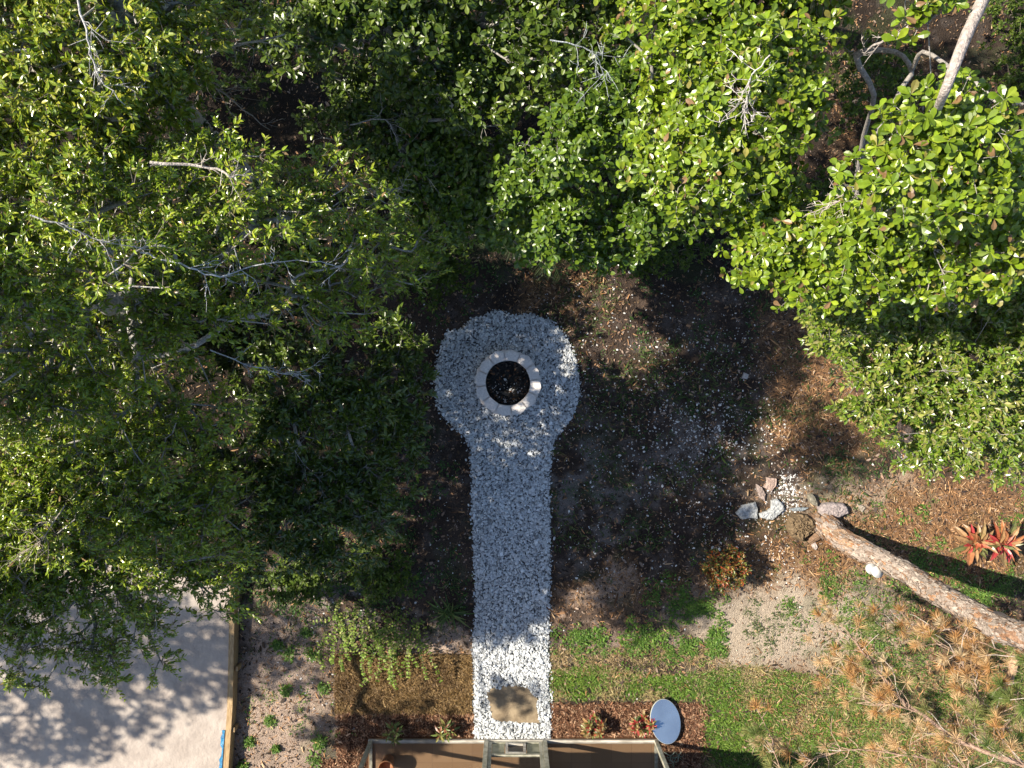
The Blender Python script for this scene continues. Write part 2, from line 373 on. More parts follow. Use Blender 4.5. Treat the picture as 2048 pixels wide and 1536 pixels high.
def gravel(n, seed, zlo, zhi, smin, smax):
    r = np.random.default_rng(seed); x0, x1 = -1.4, 1.25; y0, y1 = -5.95, 1.3
    x = r.uniform(x0, x1, n * 2); y = r.uniform(y0, y1, n * 2); d = poly_dist(x, y, PATH)
    edge = r.exponential(.018, len(x)); k = d > .014 - np.where(edge > .09, 0, edge)
    k &= np.hypot(x - FPC[0], y - FPC[1]) > .47
    k &= poly_dist(x, y, SLAB) < .012
    x, y, d = x[k], y[k], d[k]
    z = .015 + r.uniform(zlo, zhi, len(x)) * sstep(-.04, .1, d) + .012 * (fbm(x * 3, y * 3, 5) - .5)
    return x, y, z
cl = Cloud()
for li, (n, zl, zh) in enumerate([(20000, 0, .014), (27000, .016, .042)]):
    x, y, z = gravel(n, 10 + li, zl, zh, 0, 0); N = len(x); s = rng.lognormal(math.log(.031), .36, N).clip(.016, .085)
    base = rng.uniform(.3, .6, N) if li == 0 else rng.uniform(.6, .9, N); tint = np.stack([base * .95, base * .98, base], -1) * rng.uniform(.75, 1.03, (N, 1))  # lower stones tinted darker, painting shade into the gaps
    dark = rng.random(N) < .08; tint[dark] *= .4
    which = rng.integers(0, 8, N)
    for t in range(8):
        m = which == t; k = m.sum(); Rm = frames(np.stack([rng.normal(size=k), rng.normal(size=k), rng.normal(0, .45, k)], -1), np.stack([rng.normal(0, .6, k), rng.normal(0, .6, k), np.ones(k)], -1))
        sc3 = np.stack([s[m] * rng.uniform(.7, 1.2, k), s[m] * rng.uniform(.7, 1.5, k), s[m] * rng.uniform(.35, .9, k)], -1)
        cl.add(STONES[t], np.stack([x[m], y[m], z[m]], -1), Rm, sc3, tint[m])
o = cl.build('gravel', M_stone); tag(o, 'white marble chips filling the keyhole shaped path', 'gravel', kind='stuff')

# stray white pebbles over the dirt
def scatter_px(n, r, blobs):
    bl = np.array(blobs, float); wgt = bl[:, 4]; i = r.choice(len(bl), n, p=wgt / wgt.sum())
    a = r.normal(size=(n, 2)) * .5; px = bl[i, 0] + a[:, 0] * bl[i, 2]; py = bl[i, 1] + a[:, 1] * bl[i, 3]
    return (px - 1024) * CH / F, (768 - py) * CH / F
r5 = np.random.default_rng(5)
x, y = scatter_px(4600, r5, [(1300, 820, 420, 420, 5), (1380, 900, 160, 200, 6), (1390, 700, 180, 120, 2.2), (1440, 860, 140, 70, 3), (1180, 800, 60, 220, 1.2), (1180, 1000, 90, 180, 1.0), (870, 780, 60, 200, .6), (900, 1120, 80, 150, .6), (640, 1300, 110, 150, 1.0),
    (1570, 980, 40, 50, 2.2), (1580, 1010, 30, 50, 1.2), (1470, 1080, 110, 70, 1.2), (1060, 600, 260, 40, .5), (1260, 1150, 180, 60, .6), (1560, 1120, 60, 60, .6), (1016, 790, 34, 30, .5), (1700, 930, 200, 60, .2), (700, 1240, 200, 80, .4)])
k = (poly_dist(x, y, PATH) < -.02) | (np.hypot(x - FPC[0], y - FPC[1]) < .33); k &= poly_dist(x, y, PAD) < -.12; k &= y > -5.8
x, y = x[k], y[k]; N = len(x); cl = Cloud(); z = ground_z(x, y) + r5.uniform(-.006, .008, N)
z = np.where(np.hypot(x - FPC[0], y - FPC[1]) < .4, .03, z)
s = r5.lognormal(math.log(.018), .5, N).clip(.008, .06); b = r5.uniform(.5, .9, N); c = np.stack([b, b * .98, b * .95], -1); wh = r5.integers(0, 8, N)
for t in range(8):
    m = wh == t; cl.add(STONES[t], np.stack([x[m], y[m], z[m]], -1), yaw_frames(r5, m.sum(), .4), s[m], c[m])
o = cl.build('pebbles', M_stone); tag(o, 'stray white pebbles scattered over the brown dirt beside the path', 'pebbles', kind='stuff')

# ------------------------------------------------------------------ litter, mulch and straw
def litter(name, n, seed, weight, cols, size, label, cat, tm=CHIP, zr=.02, asp=1.0, asy=1.0, tilt=.25, region=(-8.7, 8.7, -6.6, 6.5)):
    r = np.random.default_rng(seed); x = r.uniform(region[0], region[1], n * 3); y = r.uniform(region[2], region[3], n * 3)
    wgt = weight(x, y); k = r.random(len(x)) < wgt; k &= poly_dist(x, y, PATH) < -.015; k &= poly_dist(x, y, PAD) < -.05
    k &= ~((np.abs(x) < 2.45) & (y < -5.86)); x, y = x[k][:n], y[k][:n]; N = len(x); z = ground_z(x, y) + r.uniform(0.003, zr, N)
    s = r.lognormal(math.log(size), .4, N); c = np.array(cols)[r.integers(0, len(cols), N)] * r.uniform(.6, 1.35, (N, 1))
    cl = Cloud(); cl.add(tm, np.stack([x, y, z], -1), yaw_frames(r, N, tilt), np.stack([s * asp, s * asy, s], -1), c)
    o = cl.build(name, M_litter); tag(o, label, cat, kind='stuff')
def w_base(x, y):
    px, py, n1, n2, n3, sR, sL, gr, st, bed = ground_masks(x, y); return np.clip(.25 + .5 * n2 - .5 * sR - .3 * sL - .3 * gr + .2 * st - .3 * wood_shade_mask(px, py), 0.02, 1) * (1 - bed)
def w_straw(x, y):
    px, py, n1, n2, n3, sR, sL, gr, st, bed = ground_masks(x, y); return np.clip((st * (.2 + n2) + .12 * sL + .05) * (1 - .75 * sR), 0, 1) * (1 - bed)
def w_bed(x, y): return ground_masks(x, y)[9]
litter('leaf_litter', 60000, 21, w_base, [(.06, .04, .026), (.10, .06, .035), (.035, .026, .02), (.13, .085, .05), (.055, .038, .034), (.06, .045, .035), (.04, .03, .022), (.26, .17, .12), (.34, .19, .10), (.30, .22, .17)], .03, 'brown fallen leaves and bits covering the shaded dirt', 'leaf litter', asp=1.1)
litter('pine_straw', 90000, 22, w_straw, [(.36, .19, .085), (.44, .25, .12), (.24, .12, .05), (.48, .32, .18), (.12, .06, .03)], .05, 'orange brown pine straw and wood bits around the pine trunk', 'pine straw', asp=1, asy=.28, zr=.03, tilt=.35)
litter('mulch', 26000, 23, w_bed, [(.20, .095, .05), (.29, .155, .09), (.12, .055, .032), (.38, .24, .15), (.08, .035, .02)], .036, 'reddish brown bark mulch in the beds along the porch', 'mulch', asp=1, asy=.5, zr=.035, tilt=.5, region=(-3.4, 3.5, -6.7, -5.2))
litter('sand_crumbs', 9000, 24, lambda x, y: np.clip(ground_masks(x, y)[5] + .6 * ground_masks(x, y)[6], 0, 1) * .6, [(.35, .25, .16), (.2, .13, .08), (.45, .36, .27), (.12, .07, .045)], .022, 'twigs and crumbs lying on the pale sandy soil', 'debris', asp=.8)

# ------------------------------------------------------------------ sod and weeds
def sod(name, px0, py0, px1, py1, dens, cols, label, cat, seed, L=.055, slab=True, weight=None, zt=.03, bw=2.0):
    r = np.random.default_rng(seed); a = P(px0, py0); b = P(px1, py1); area = abs((b[0] - a[0]) * (a[1] - b[1])); n = int(area * dens)
    x = r.uniform(a[0], b[0], n); y = r.uniform(b[1], a[1], n)
    k = poly_dist(x, y, PATH) < -.005
    if weight is not None: k &= r.random(n) < weight(x, y)
    x, y = x[k], y[k]; N = len(x); z = np.full(N, zt) if slab else ground_z(x, y)
    d = np.stack([r.normal(size=N), r.normal(size=N), np.abs(r.normal(.35, .5, N))], -1); Rm = frames(d, np.stack([r.normal(0, .5, N), r.normal(0, .5, N), np.ones(N)], -1))
    pt = fbm(x * 2.5, y * 2.5, seed) ; ci = np.clip(((pt - .5) * 3 + .5 + r.normal(0, .35, N)), 0, .999); cc = np.array(cols)[(ci * len(cols)).astype(int)] * r.uniform(.65, 1.3, (N, 1))
    s = r.lognormal(math.log(L), .3, N); cl = Cloud(); cl.add(BLADE, np.stack([x, y, z], -1), Rm, np.stack([s * bw, s, s], -1), cc)
    o = cl.build(name, M_grass); tag(o, label, cat, kind='stuff'); return o
def sod_slab(px0, py0, px1, py1, c, label, group):
    r = np.random.default_rng(int(px0)); a = P(px0, py0); b = P(px1, py1); bm = bmesh.new(); pts = []
    nx_, ny_ = 24, 14
    for t in np.linspace(0, 1, nx_, False): pts.append((a[0] + (b[0] - a[0]) * t, a[1]))
    for t in np.linspace(0, 1, ny_, False): pts.append((b[0], a[1] + (b[1] - a[1]) * t))
    for t in np.linspace(0, 1, nx_, False): pts.append((b[0] + (a[0] - b[0]) * t, b[1]))
    for t in np.linspace(0, 1, ny_, False): pts.append((a[0], b[1] + (a[1] - b[1]) * t))
    pts = [(x + r.uniform(-.008, .008), y + r.uniform(-.008, .008)) for x, y in pts]
    f = bm.faces.new([bm.verts.new((x, y, .03)) for x, y in pts]); g_ = bmesh.ops.extrude_face_region(bm, geom=[f])
    for v in g_['geom']:
        if isinstance(v, bmesh.types.BMVert): v.co.z = -.04
    o = bm_obj('sod_slab', bm, M_ground, colr=c); tag(o, label, 'sod', group); return o
DEAD = [(.22, .135, .055), (.30, .19, .08), (.36, .24, .11), (.15, .09, .04)]
sod_slab(671, 1311, 734, 1424, (.12, .08, .045), 'narrow dead brown sod piece farthest from the path', 'dead sod pieces left of the path')
sod_slab(737, 1313, 862, 1424, (.12, .08, .045), 'middle dead brown sod piece under the creeper tips', 'dead sod pieces left of the path')
sod_slab(864, 1308, 944, 1422, (.13, .085, .045), 'dead brown sod piece touching the gravel path', 'dead sod pieces left of the path')
sod('dead_grass', 660, 1300, 950, 1434, 1300, DEAD, 'stray dry blades fraying the edges of the dead sod', 'grass', 37, .05, False)
sod('dead_grass', 671, 1309, 944, 1425, 9000, DEAD, 'dry brown grass on the dead sod left of the path', 'grass', 31, .045)
def w_green(x, y):
    px = 1024 + x * F / CH; py = 768 - y * F / CH; n = fbm(x * 1.6, y * 1.6, 77)
    top = 1338 + 10 * np.sin(px * .02) - 55 * sstep(1360, 1400, px) * 0 + 6 * fbm(x * 9, y * 9, 6)
    m = sstep(top - 6, top + 8, py) * np.where(px < 1400, 1 - sstep(1392, 1404, py), 1)
    return m * np.clip(1.0 - .9 * sstep(1640, 1760, px) * sstep(.4, .6, n), 0, 1)
GREEN = [(.38, .31, .15), (.20, .24, .06), (.14, .25, .035), (.11, .22, .028), (.09, .18, .025), (.17, .27, .04)]
sod('lawn_grass', 1100, 1325, 2110, 1560, 7000, GREEN, 'green lawn grass on the laid sod right of the path', 'grass', 32, .05, False, w_green)
DRY = [(.42, .31, .17), (.33, .25, .12), (.19, .19, .06), (.46, .34, .2)]
sod('dry_grass', 1100, 1295, 1460, 1350, 5200, DRY, 'straw coloured dry grass strip above the green sod', 'grass', 33, .045, False, lambda x, y: .25 + .75 * sstep(.4, .6, fbm(x * 4, y * 4, 2)))
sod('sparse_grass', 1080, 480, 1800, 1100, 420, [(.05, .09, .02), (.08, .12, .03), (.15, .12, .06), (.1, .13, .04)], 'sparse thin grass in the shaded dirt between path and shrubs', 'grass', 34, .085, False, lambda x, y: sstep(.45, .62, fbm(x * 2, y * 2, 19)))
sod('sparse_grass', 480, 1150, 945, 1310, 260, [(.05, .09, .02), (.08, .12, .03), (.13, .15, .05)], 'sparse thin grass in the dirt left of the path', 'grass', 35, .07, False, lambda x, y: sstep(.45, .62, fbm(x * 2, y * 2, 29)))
sod('straw_grass', 1640, 1150, 2110, 1540, 1500, [(.16, .2, .06), (.10, .16, .04), (.3, .26, .13), (.09, .15, .03)], 'mixed green and dry grass beneath the pine branches', 'grass', 36, .07, False, lambda x, y: .15 + .85 * sstep(.42, .6, fbm(x * 1.5, y * 1.5, 39)))

WG = [(.13, .24, .035), (.10, .20, .03), (.18, .28, .05), (.08, .16, .025)]
def weeds_at(cl, x, y, z, r, size, nl, cols=WG, rad=.05, tm=OVAL, h=.06):
    N = len(x); M = N * nl; i = np.repeat(np.arange(N), nl); sz = size * r.lognormal(0, .3, N)
    a = r.uniform(0, 2 * math.pi, M); rr = rad * np.sqrt(r.random(M)) * (sz[i] / size); px_ = x[i] + np.cos(a) * rr; py_ = y[i] + np.sin(a) * rr
    a2 = a + r.normal(0, 1.0, M); d = np.stack([np.cos(a2), np.sin(a2), r.normal(.25, .35, M)], -1)
    n = np.stack([r.normal(0, .4, M), r.normal(0, .4, M), np.ones(M)], -1)
    zz = z[i] + r.uniform(.01, h, M) * (1 - rr / (rad * 2)); s = sz[i] * r.uniform(.6, 1.3, M)
    c = np.array(cols)[r.integers(0, len(cols), M)] * r.uniform(.7, 1.3, (M, 1)); cl.add(tm, np.stack([px_, py_, zz], -1), frames(d, n), s, c)
def weed_patch(name, n, blobs, seed, size, nl, label, rad=.06, cols=WG, keep=.4):
    r = np.random.default_rng(seed); x, y = scatter_px(n, r, blobs); k = poly_dist(x, y, PATH) < -.03; k &= poly_dist(x, y, PAD) < -.1; k &= y > -5.85 if name != 'x' else k
    k &= fbm(x * 3.5, y * 3.5, 88) > keep; x, y = x[k], y[k]; cl = Cloud(); weeds_at(cl, x, y, ground_z(x, y), r, size, nl, cols, rad); o = cl.build(name, M_leaf_low); tag(o, label, 'weeds', kind='stuff')
weed_patch('ground_weeds', 560, [(1200, 1275, 120, 30, 5), (1400, 1240, 70, 80, 6), (1330, 1180, 60, 40, 2), (1330, 1290, 90, 40, 4), (1430, 1300, 40, 70, 2)], 51, .032, 22, 'bright green low weeds between path and pale sand', keep=.42)
weed_patch('ground_weeds', 620, [(1640, 1180, 80, 50, 2), (1850, 1130, 120, 40, 4), (1960, 1190, 90, 50, 5), (1900, 1160, 150, 60, 3), (1780, 1020, 120, 40, 1.2), (1700, 1230, 90, 70, 2), (1590, 1190, 60, 40, 1.5), (1800, 1300, 90, 60, 2), (2030, 1010, 40, 50, 1)], 52, .03, 18, 'bright green low weeds along both sides of the leaning pine trunk', keep=.44)
weed_patch('ground_weeds', 260, [(1500, 1270, 150, 80, 2), (1560, 1220, 100, 60, 1)], 53, .024, 10, 'thin little weeds dotting the pale sand', rad=.05, cols=[(.09, .13, .04), (.14, .17, .06), (.07, .12, .03)], keep=.45)
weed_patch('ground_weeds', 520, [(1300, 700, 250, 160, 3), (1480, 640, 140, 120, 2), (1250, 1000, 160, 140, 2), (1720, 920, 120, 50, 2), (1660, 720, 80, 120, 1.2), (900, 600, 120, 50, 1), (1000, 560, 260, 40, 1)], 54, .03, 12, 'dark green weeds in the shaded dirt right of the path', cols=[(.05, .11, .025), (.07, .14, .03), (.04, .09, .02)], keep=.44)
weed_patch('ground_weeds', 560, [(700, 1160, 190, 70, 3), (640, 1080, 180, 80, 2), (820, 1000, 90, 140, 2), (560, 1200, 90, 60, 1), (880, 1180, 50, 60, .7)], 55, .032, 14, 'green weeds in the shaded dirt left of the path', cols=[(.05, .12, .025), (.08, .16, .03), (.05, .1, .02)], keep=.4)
weed_patch('ground_weeds', 150, [(570, 1400, 100, 180, 3), (620, 1480, 90, 80, 1)], 56, .026, 9, 'scattered tiny weeds on the bare dirt strip beside the timber board', keep=.4)
# the separate tufts on the bare dirt strip
tufts = [(575, 1305, .11, 'weed tuft on bare dirt, just right of the timber board'), (612, 1262, .10, 'taller weed tuft next to the creeper'), (625, 1306, .11, 'full green weed tuft below the creeper edge'),
         (573, 1381, .09, 'small dark weed tuft halfway down the dirt strip'), (645, 1375, .12, 'dark weed tuft at the edge of the brown sod'), (541, 1442, .08, 'little weed tuft on the pink dirt'), (500, 1482, .1, 'weed tuft in the shade against the timber board'),
         (553, 1497, .06, 'tiny lone weed sprig near the bottom of the strip'), (640, 1480, .12, 'dark weed tuft beside the shaded mulch'), (632, 1520, .11, 'bright weed tuft by the porch corner'), (555, 1290, .07, 'small weed tuft at the top of the sunlit dirt'), (487, 1532, .07, 'weed tuft at the foot of the timber board')]
for i, (a, b, rad, lb) in enumerate(tufts):
    r = np.random.default_rng(600 + i); p = P(a, b); cl = Cloud(); n = 10; ang = r.uniform(0, 6.28, n); rr = rad * .55 * np.sqrt(r.random(n)); rr[0] = 0; xx = p[0] + np.cos(ang) * rr; yy = p[1] + np.sin(ang) * rr
    weeds_at(cl, xx, yy, ground_z(xx, yy), r, .034, 18, rad=rad * .62, h=.1); o = cl.build('weed_tuft', M_leaf_low); t = None
    tag(o, lb, 'weed', 'weed tufts on the bare dirt strip')

# ------------------------------------------------------------------ timber board and sheeting
bt = thing('form_board', P(466, 1350), 'long weathered timber board edging the sand pad', 'board')
pts = [P(473, 1120), P(474, 1200), P(467, 1400), P(456, 1536), P(448, 1690)]
bm = bmesh.new()
for i in range(2):
    a, b = (pts[0], pts[2]) if i == 0 else (pts[2], pts[4]); a = a + np.array([.02, 0, 0]); b = b + np.array([.02, 0, 0])
    d = norm(b - a); s = np.array([d[1], -d[0], 0]) * (.5 if d[1] < 0 else -.5) * -.085; L = np.linalg.norm(b - a)
    vs = []
    for z in (-.02, .215 - .004 * i):
        for q_, sg in ((a + d * .002 * i, -1), (a + d * .002 * i, 1), (b, 1), (b, -1)): vs.append(bm.verts.new((q_[0] + sg * s[0], q_[1] + sg * s[1], z)))
    for f in ((0, 1, 2, 3), (4, 5, 6, 7), (0, 1, 5, 4), (1, 2, 6, 5), (2, 3, 7, 6), (3, 0, 4, 7)): bm.faces.new([vs[j] for j in f])
bm_obj('plank', bm, M_board, bt)
for a, b in ((481, 1230), (481, 1330), (475, 1450)):
    bm = bmesh.new(); p = P(a, b); box(bm, (p[0], p[1], .07), (.04, .08, .22), .004); bm_obj('stake', bm, M_board, bt)
r = np.random.default_rng(9); bm = bmesh.new(); rows = []
for i, t in enumerate(np.linspace(0, 1, 12)):
    p = P(460 - 6 * t, 1450 + 80 * t); rows.append([bm.verts.new((p[0] - .012 - .022 * k * (.5 + r.random()), p[1], .20 - .012 * k + r.uniform(-.006, .006) if k < 2 else PADZ + .012)) for k in range(3)])
for a, b in zip(rows[:-1], rows[1:]):
    for k in range(2): bm.faces.new((a[k], a[k + 1], b[k + 1], b[k]))
o = bm_obj('plastic_sheet', bm, M_tape); tag(o, 'strip of blue plastic sheeting caught along the timber board', 'sheeting')

# ------------------------------------------------------------------ fire pit
fp = thing('fire_pit', (FPC[0], FPC[1], 0), 'round fire pit of pale concrete blocks in the gravel circle', 'fire pit')
rr_ = np.random.default_rng(12)
def block(a0, a1, z0, z1, Ri, Ro, c, r):
    bm = bmesh.new(); g_ = .006; am = (a0 + a1) / 2; w_ = a1 - a0
    ang_o = [a0 + .012, a0 + w_ * .22, a0 + w_ * .5, a1 - w_ * .22, a1 - .012]; ro = [Ro * .96, Ro * 1.0, Ro * 1.035, Ro * 1.0, Ro * .96]
    ang_i = [a1 - .018, am, a0 + .018]; ri = [Ri, Ri * math.cos(w_ / 2) * 1.02, Ri]
    out = [(q * (1 + r.uniform(-.012, .012)) * math.cos(t) + FPC[0], q * (1 + r.uniform(-.012, .012)) * math.sin(t) + FPC[1]) for t, q in zip(ang_o, ro)] + [(q * math.cos(t) + FPC[0], q * math.sin(t) + FPC[1]) for t, q in zip(ang_i, ri)]
    f = bm.faces.new([bm.verts.new((x, y, z1)) for x, y in out]); e = bmesh.ops.extrude_face_region(bm, geom=[f])
    for v in e['geom']:
        if isinstance(v, bmesh.types.BMVert): v.co.z = z0
    bmesh.ops.bevel(bm, geom=bm.edges[:], offset=.006, segments=2, affect='EDGES')
    bm_obj('block', bm, M_concrete, fp, colr=c)
for lay in range(3):
    for i in range(12):
        a0 = (i + lay * .5) * math.pi / 6 + .12; b = rr_.uniform(.94, 1.04)
        block(a0 + rr_.uniform(-.008, .008), a0 + math.pi / 6, lay * .1 + .002, lay * .1 + .099, .372 + rr_.uniform(-.006, .006), .528 + rr_.uniform(-.012, .012), (.80 * b, .74 * b, .69 * b), rr_)
bm = bmesh.new(); bmesh.ops.create_circle(bm, cap_ends=True, radius=.45, segments=40); 
for v in bm.verts: v.co = (v.co.x + FPC[0], v.co.y + FPC[1], .03)
o = bm_obj('ash_bed', bm, M_ash, fp)
r = np.random.default_rng(14); N = 260; a = r.uniform(0, 6.28, N); q_ = .36 * np.sqrt(r.random(N)); cl = Cloud()
c = np.array([(.05, .045, .04), (.12, .1, .08), (.2, .1, .05), (.03, .03, .03)])[r.integers(0, 4, N)]
cl.add(CHIP, np.stack([FPC[0] + q_ * np.cos(a), FPC[1] + q_ * np.sin(a), np.full(N, .035) + r.uniform(0, .02, N)], -1), yaw_frames(r, N, .3), r.lognormal(math.log(.03), .4, N), c)
tag(adopt(cl.build('charred_bits', M_litter), fp), kind='stuff')

# ------------------------------------------------------------------ flagstone and rocks
def rock_poly(name, pxs, h, colr, label, cat, group=None, mat=M_rock, z0=-.02, seed=0, dome=.4, rough=.0045, rings=5):
    r = np.random.default_rng(seed); w0 = np.array(px_xy(pxs)); n = len(w0)
    # densify outline
    pts = []
    for i in range(n):
        a, b = w0[i], w0[(i + 1) % n]; m = max(1, int(np.hypot(*(b - a)) / .035))
        for j in range(m):
            t = j / m; pts.append(a + (b - a) * t + r.normal(0, .003, 2))
    pts = np.array(pts); c = pts.mean(0); bm = bmesh.new(); prev = None; first = None; n = len(pts)
    prof = [(1.0, z0), (1.0, z0 + (h - z0) * (.6 - .2 * dome)), (.965, h * (1 - .35 * dome))] + [(1 - t, h * (1 - .35 * dome * (1 - t) ** 2 * .6)) for t in np.linspace(.14, .82, rings)]
    for k, (s, z) in enumerate(prof):
        ring = [bm.verts.new((c[0] + (x - c[0]) * s, c[1] + (y - c[1]) * s, z + (r.normal(0, rough) if k > 1 else 0))) for x, y in pts]
        if prev:
            for i in range(n): bm.faces.new((prev[i], prev[(i + 1) % n], ring[(i + 1) % n], ring[i]))
        else: first = ring
        prev = ring
    bm.faces.new(prev); bm.faces.new(first[::-1])
    for v in bm.verts: v.co.z += .0
    o = bm_obj(name, bm, mat, colr=colr if mat is M_rock else None); o.data.polygons.foreach_set('use_smooth', [False] * len(o.data.polygons)); tag(o, label, cat, group); return o
st = rock_poly('stepping_stone', SLAB_PX, .055, None, 'smooth tan irregular stepping stone set in the gravel by the porch door', 'stepping stone', mat=M_slab, dome=.05, rough=.0006, seed=4, z0=.005)
G_ = 'rocks around the foot of the pine'
def Zc(a): return [(1440 + x * .1823, 900 + y * .1823) for x, y in a]
rock_poly('flat_rock', Zc([(165, 690), (240, 600), (290, 590), (380, 568), (402, 600), (402, 750), (320, 740), (230, 760)]), .07, (.40, .41, .41), 'whitish flat rock farthest from the pine trunk', 'rock', G_, seed=1, dome=.5)
rock_poly('flat_rock', Zc([(420, 690), (510, 660), (550, 625), (555, 545), (620, 530), (690, 600), (695, 640), (640, 700), (560, 765), (430, 740)]), .08, (.41, .42, .42), 'whitish flat rock with a notched side, second from the left', 'rock', G_, seed=2, dome=.5)
rock_poly('flat_rock', Zc([(388, 365), (450, 400), (490, 480), (480, 560), (430, 520), (400, 440)]), .06, (.34, .27, .24), 'narrow pinkish wedge of rock pointing up the picture', 'rock', G_, seed=3)
rock_poly('flat_rock', Zc([(505, 296), (612, 310), (610, 400), (550, 450), (465, 400), (510, 360)]), .06, (.42, .31, .26), 'square pink flat rock at the top of the group', 'rock', G_, seed=4, dome=.3)
rock_poly('boulder', Zc([(1060, 620), (1110, 580), (1200, 565), (1330, 575), (1380, 625), (1390, 680), (1310, 715), (1240, 750), (1130, 735), (1065, 690)]), .16, (.33, .28, .27), 'large rounded grey pink boulder above the trunk base', 'rock', G_, seed=5, dome=.9, rings=7)
rock_poly('flat_rock', Zc([(1490, 590), (1540, 600), (1588, 632), (1550, 680), (1510, 640)]), .05, (.36, .31, .25), 'small triangular tan rock right of the grey boulder', 'rock', G_, seed=6)
rock_poly('boulder', Zc([(740, 720), (840, 685), (930, 700), (1000, 740), (1045, 770), (1010, 880), (930, 930), (860, 990), (770, 950), (720, 860)]), .2, (.17, .12, .07), 'big brown boulder left of the trunk base', 'rock', G_, seed=7, dome=1, rings=7, rough=.02)
rock_poly('flat_rock', Zc([(760, 640), (860, 625), (965, 630), (900, 665), (790, 665)]), .06, (.25, .28, .30), 'thin blue grey slate lying above the brown boulder', 'rock', G_, seed=8)
rock_poly('flat_rock', Zc([(955, 490), (995, 475), (1045, 560), (1045, 610), (1000, 600), (960, 540)]), .12, (.24, .22, .17), 'narrow upright olive rock between slate and grey boulder', 'rock', G_, seed=9)
rock_poly('small_rock', Zc([(960, 980), (1000, 940), (1030, 990), (1065, 1060), (1040, 1090), (1010, 1070), (990, 1020)]), .05, (.50, .42, .38), 'small whitish stone at the lower foot of the trunk', 'rock', G_, seed=10)
rock_poly('small_rock', [(1487, 745), (1497, 749), (1493, 758), (1482, 757)], .04, (.5, .46, .43), 'lone pale stone in the shaded dirt below the big shrubs', 'rock', seed=11)
bm = bmesh.new(); p = P(605, 1395); box(bm, (0, 0, 0), (.11, .035, .02), .003)
o = bm_obj('wood_scrap', bm, M_board); o.location = (p[0], p[1], .025); o.rotation_euler = (0.1, 0, .7); tag(o, 'small tan scrap of wood on the dirt strip', 'wood scrap')

# ------------------------------------------------------------------ trees
def grow(base_path, base_r, lobes, n, seed, twig=.004, jit=.07, rmax=None):
    """nodes, parents, radii: limbs reach from the trunk to points filling the lobes"""
    r = np.random.default_rng(seed); bp = [np.asarray(p, float) for p in base_path]
    nodes = list(bp); par = [-1] + list(range(len(bp) - 1)); plen = [0.0]
    for i in range(1, len(bp)): plen.append(plen[-1] + .35 * np.linalg.norm(bp[i] - bp[i - 1]))
    vol = np.array([l[1][0] * l[1][1] * l[1][2] ** .5 for l in lobes]); cnt = np.maximum(3, (n * vol / vol.sum()).astype(int)); pts = []; 
    for (c, rad), k in zip(lobes, cnt):
        u = rand_unit(r, k); u[:, 2] = np.where(r.random(k) < .6, np.abs(u[:, 2]), u[:, 2]); q_ = r.random(k) ** .42
        pts.append(np.asarray(c) + u * q_[:, None] * np.asarray(rad))
    pts = np.concatenate(pts); root = bp[-1]; pts = pts[np.argsort(np.linalg.norm(pts - root, axis=1))]
    NA = np.zeros((len(nodes) + len(pts) * 8, 3)); NA[:len(nodes)] = nodes; PL = np.zeros(len(NA)); PL[:len(nodes)] = plen; m = len(nodes); term = []
    start = max(0, len(bp) - 3)
    for p in pts:
        d = np.linalg.norm(NA[start:m] - p, axis=1); up = p[2] - NA[start:m, 2]
        j = start + int(np.argmin(d + .45 * PL[start:m] + .5 * np.maximum(-up, 0))); L = np.linalg.norm(p - NA[j]); k = max(1, int(L / .28)); k = min(k, 7); a = NA[j].copy(); last = j; pl = PL[j]
        for s in range(1, k + 1):
            t = s / k; qn = a + (p - a) * t + (r.normal(0, jit * min(L, 1), 3) if s < k else 0) + np.array([0, 0, .10 * L * math.sin(math.pi * t)])
            if m >= len(NA): NA = np.vstack([NA, np.zeros_like(NA)]); PL = np.concatenate([PL, np.zeros_like(PL)])
            NA[m] = qn; par.append(last); pl += np.linalg.norm(qn - NA[last]); PL[m] = pl; last = m; m += 1
        term.append(last)
    NA = NA[:m]; par = np.array(par); rad = np.zeros(m); nch = np.zeros(m, int)
    for i in range(m - 1, 0, -1):
        if rad[i] == 0: rad[i] = twig ** 2.2
        rad[par[i]] += rad[i]; nch[par[i]] += 1
    rad = rad ** (1 / 2.2); rad = rad * (base_r / rad[len(bp) - 1] if rad[len(bp) - 1] > 0 else 1) ** .8
    for i in range(len(bp)): rad[i] = base_r * (1 + .35 * (1 - i / max(1, len(bp) - 1)) ** 2)
    rad = np.maximum(rad, twig); 
    if rmax: rad[len(bp):] = np.minimum(rad[len(bp):], rmax)
    return NA, par, rad, np.array(term), nch
def branch_mesh(cl, NA, par, rad, bark, r, kmax=9, wob=.05):
    m = len(NA); ch = [[] for _ in range(m)]
    for i in range(1, m): ch[par[i]].append(i)
    starts = [(0, None)]
    while starts:
        i, pr = starts.pop(); chain = ([pr] if pr is not None else []) + [i]
        while ch[i]:
            cs = sorted(ch[i], key=lambda q: -rad[q]); 
            for c in cs[1:]: starts.append((c, i))
            i = cs[0]; chain.append(i)
        pts = NA[chain]; rd = rad[chain].copy()
        if pr is not None: rd[0] = min(rd[0], rd[1] * 1.25)
        if len(pts) < 2: continue
        k = kmax if rd.max() > .03 else (5 if rd.max() > .01 else 4)
        if len(pts) > 2 and rd.max() > .012: pr4 = smooth_path(np.hstack([pts, rd[:, None]]), 3); pts, rd = pr4[:, :3], np.maximum(pr4[:, 3], .002)
        V, Fc = tube_arrays(pts, rd, k, wob if k > 5 else 0, r, cap=False)
        c = np.array(bark)[None] * (.8 + .45 * fbm(V[:, 0] * 4, V[:, 2] * 4 + V[:, 1], 3, 3))[:, None]; cl.addraw(V, Fc, c)
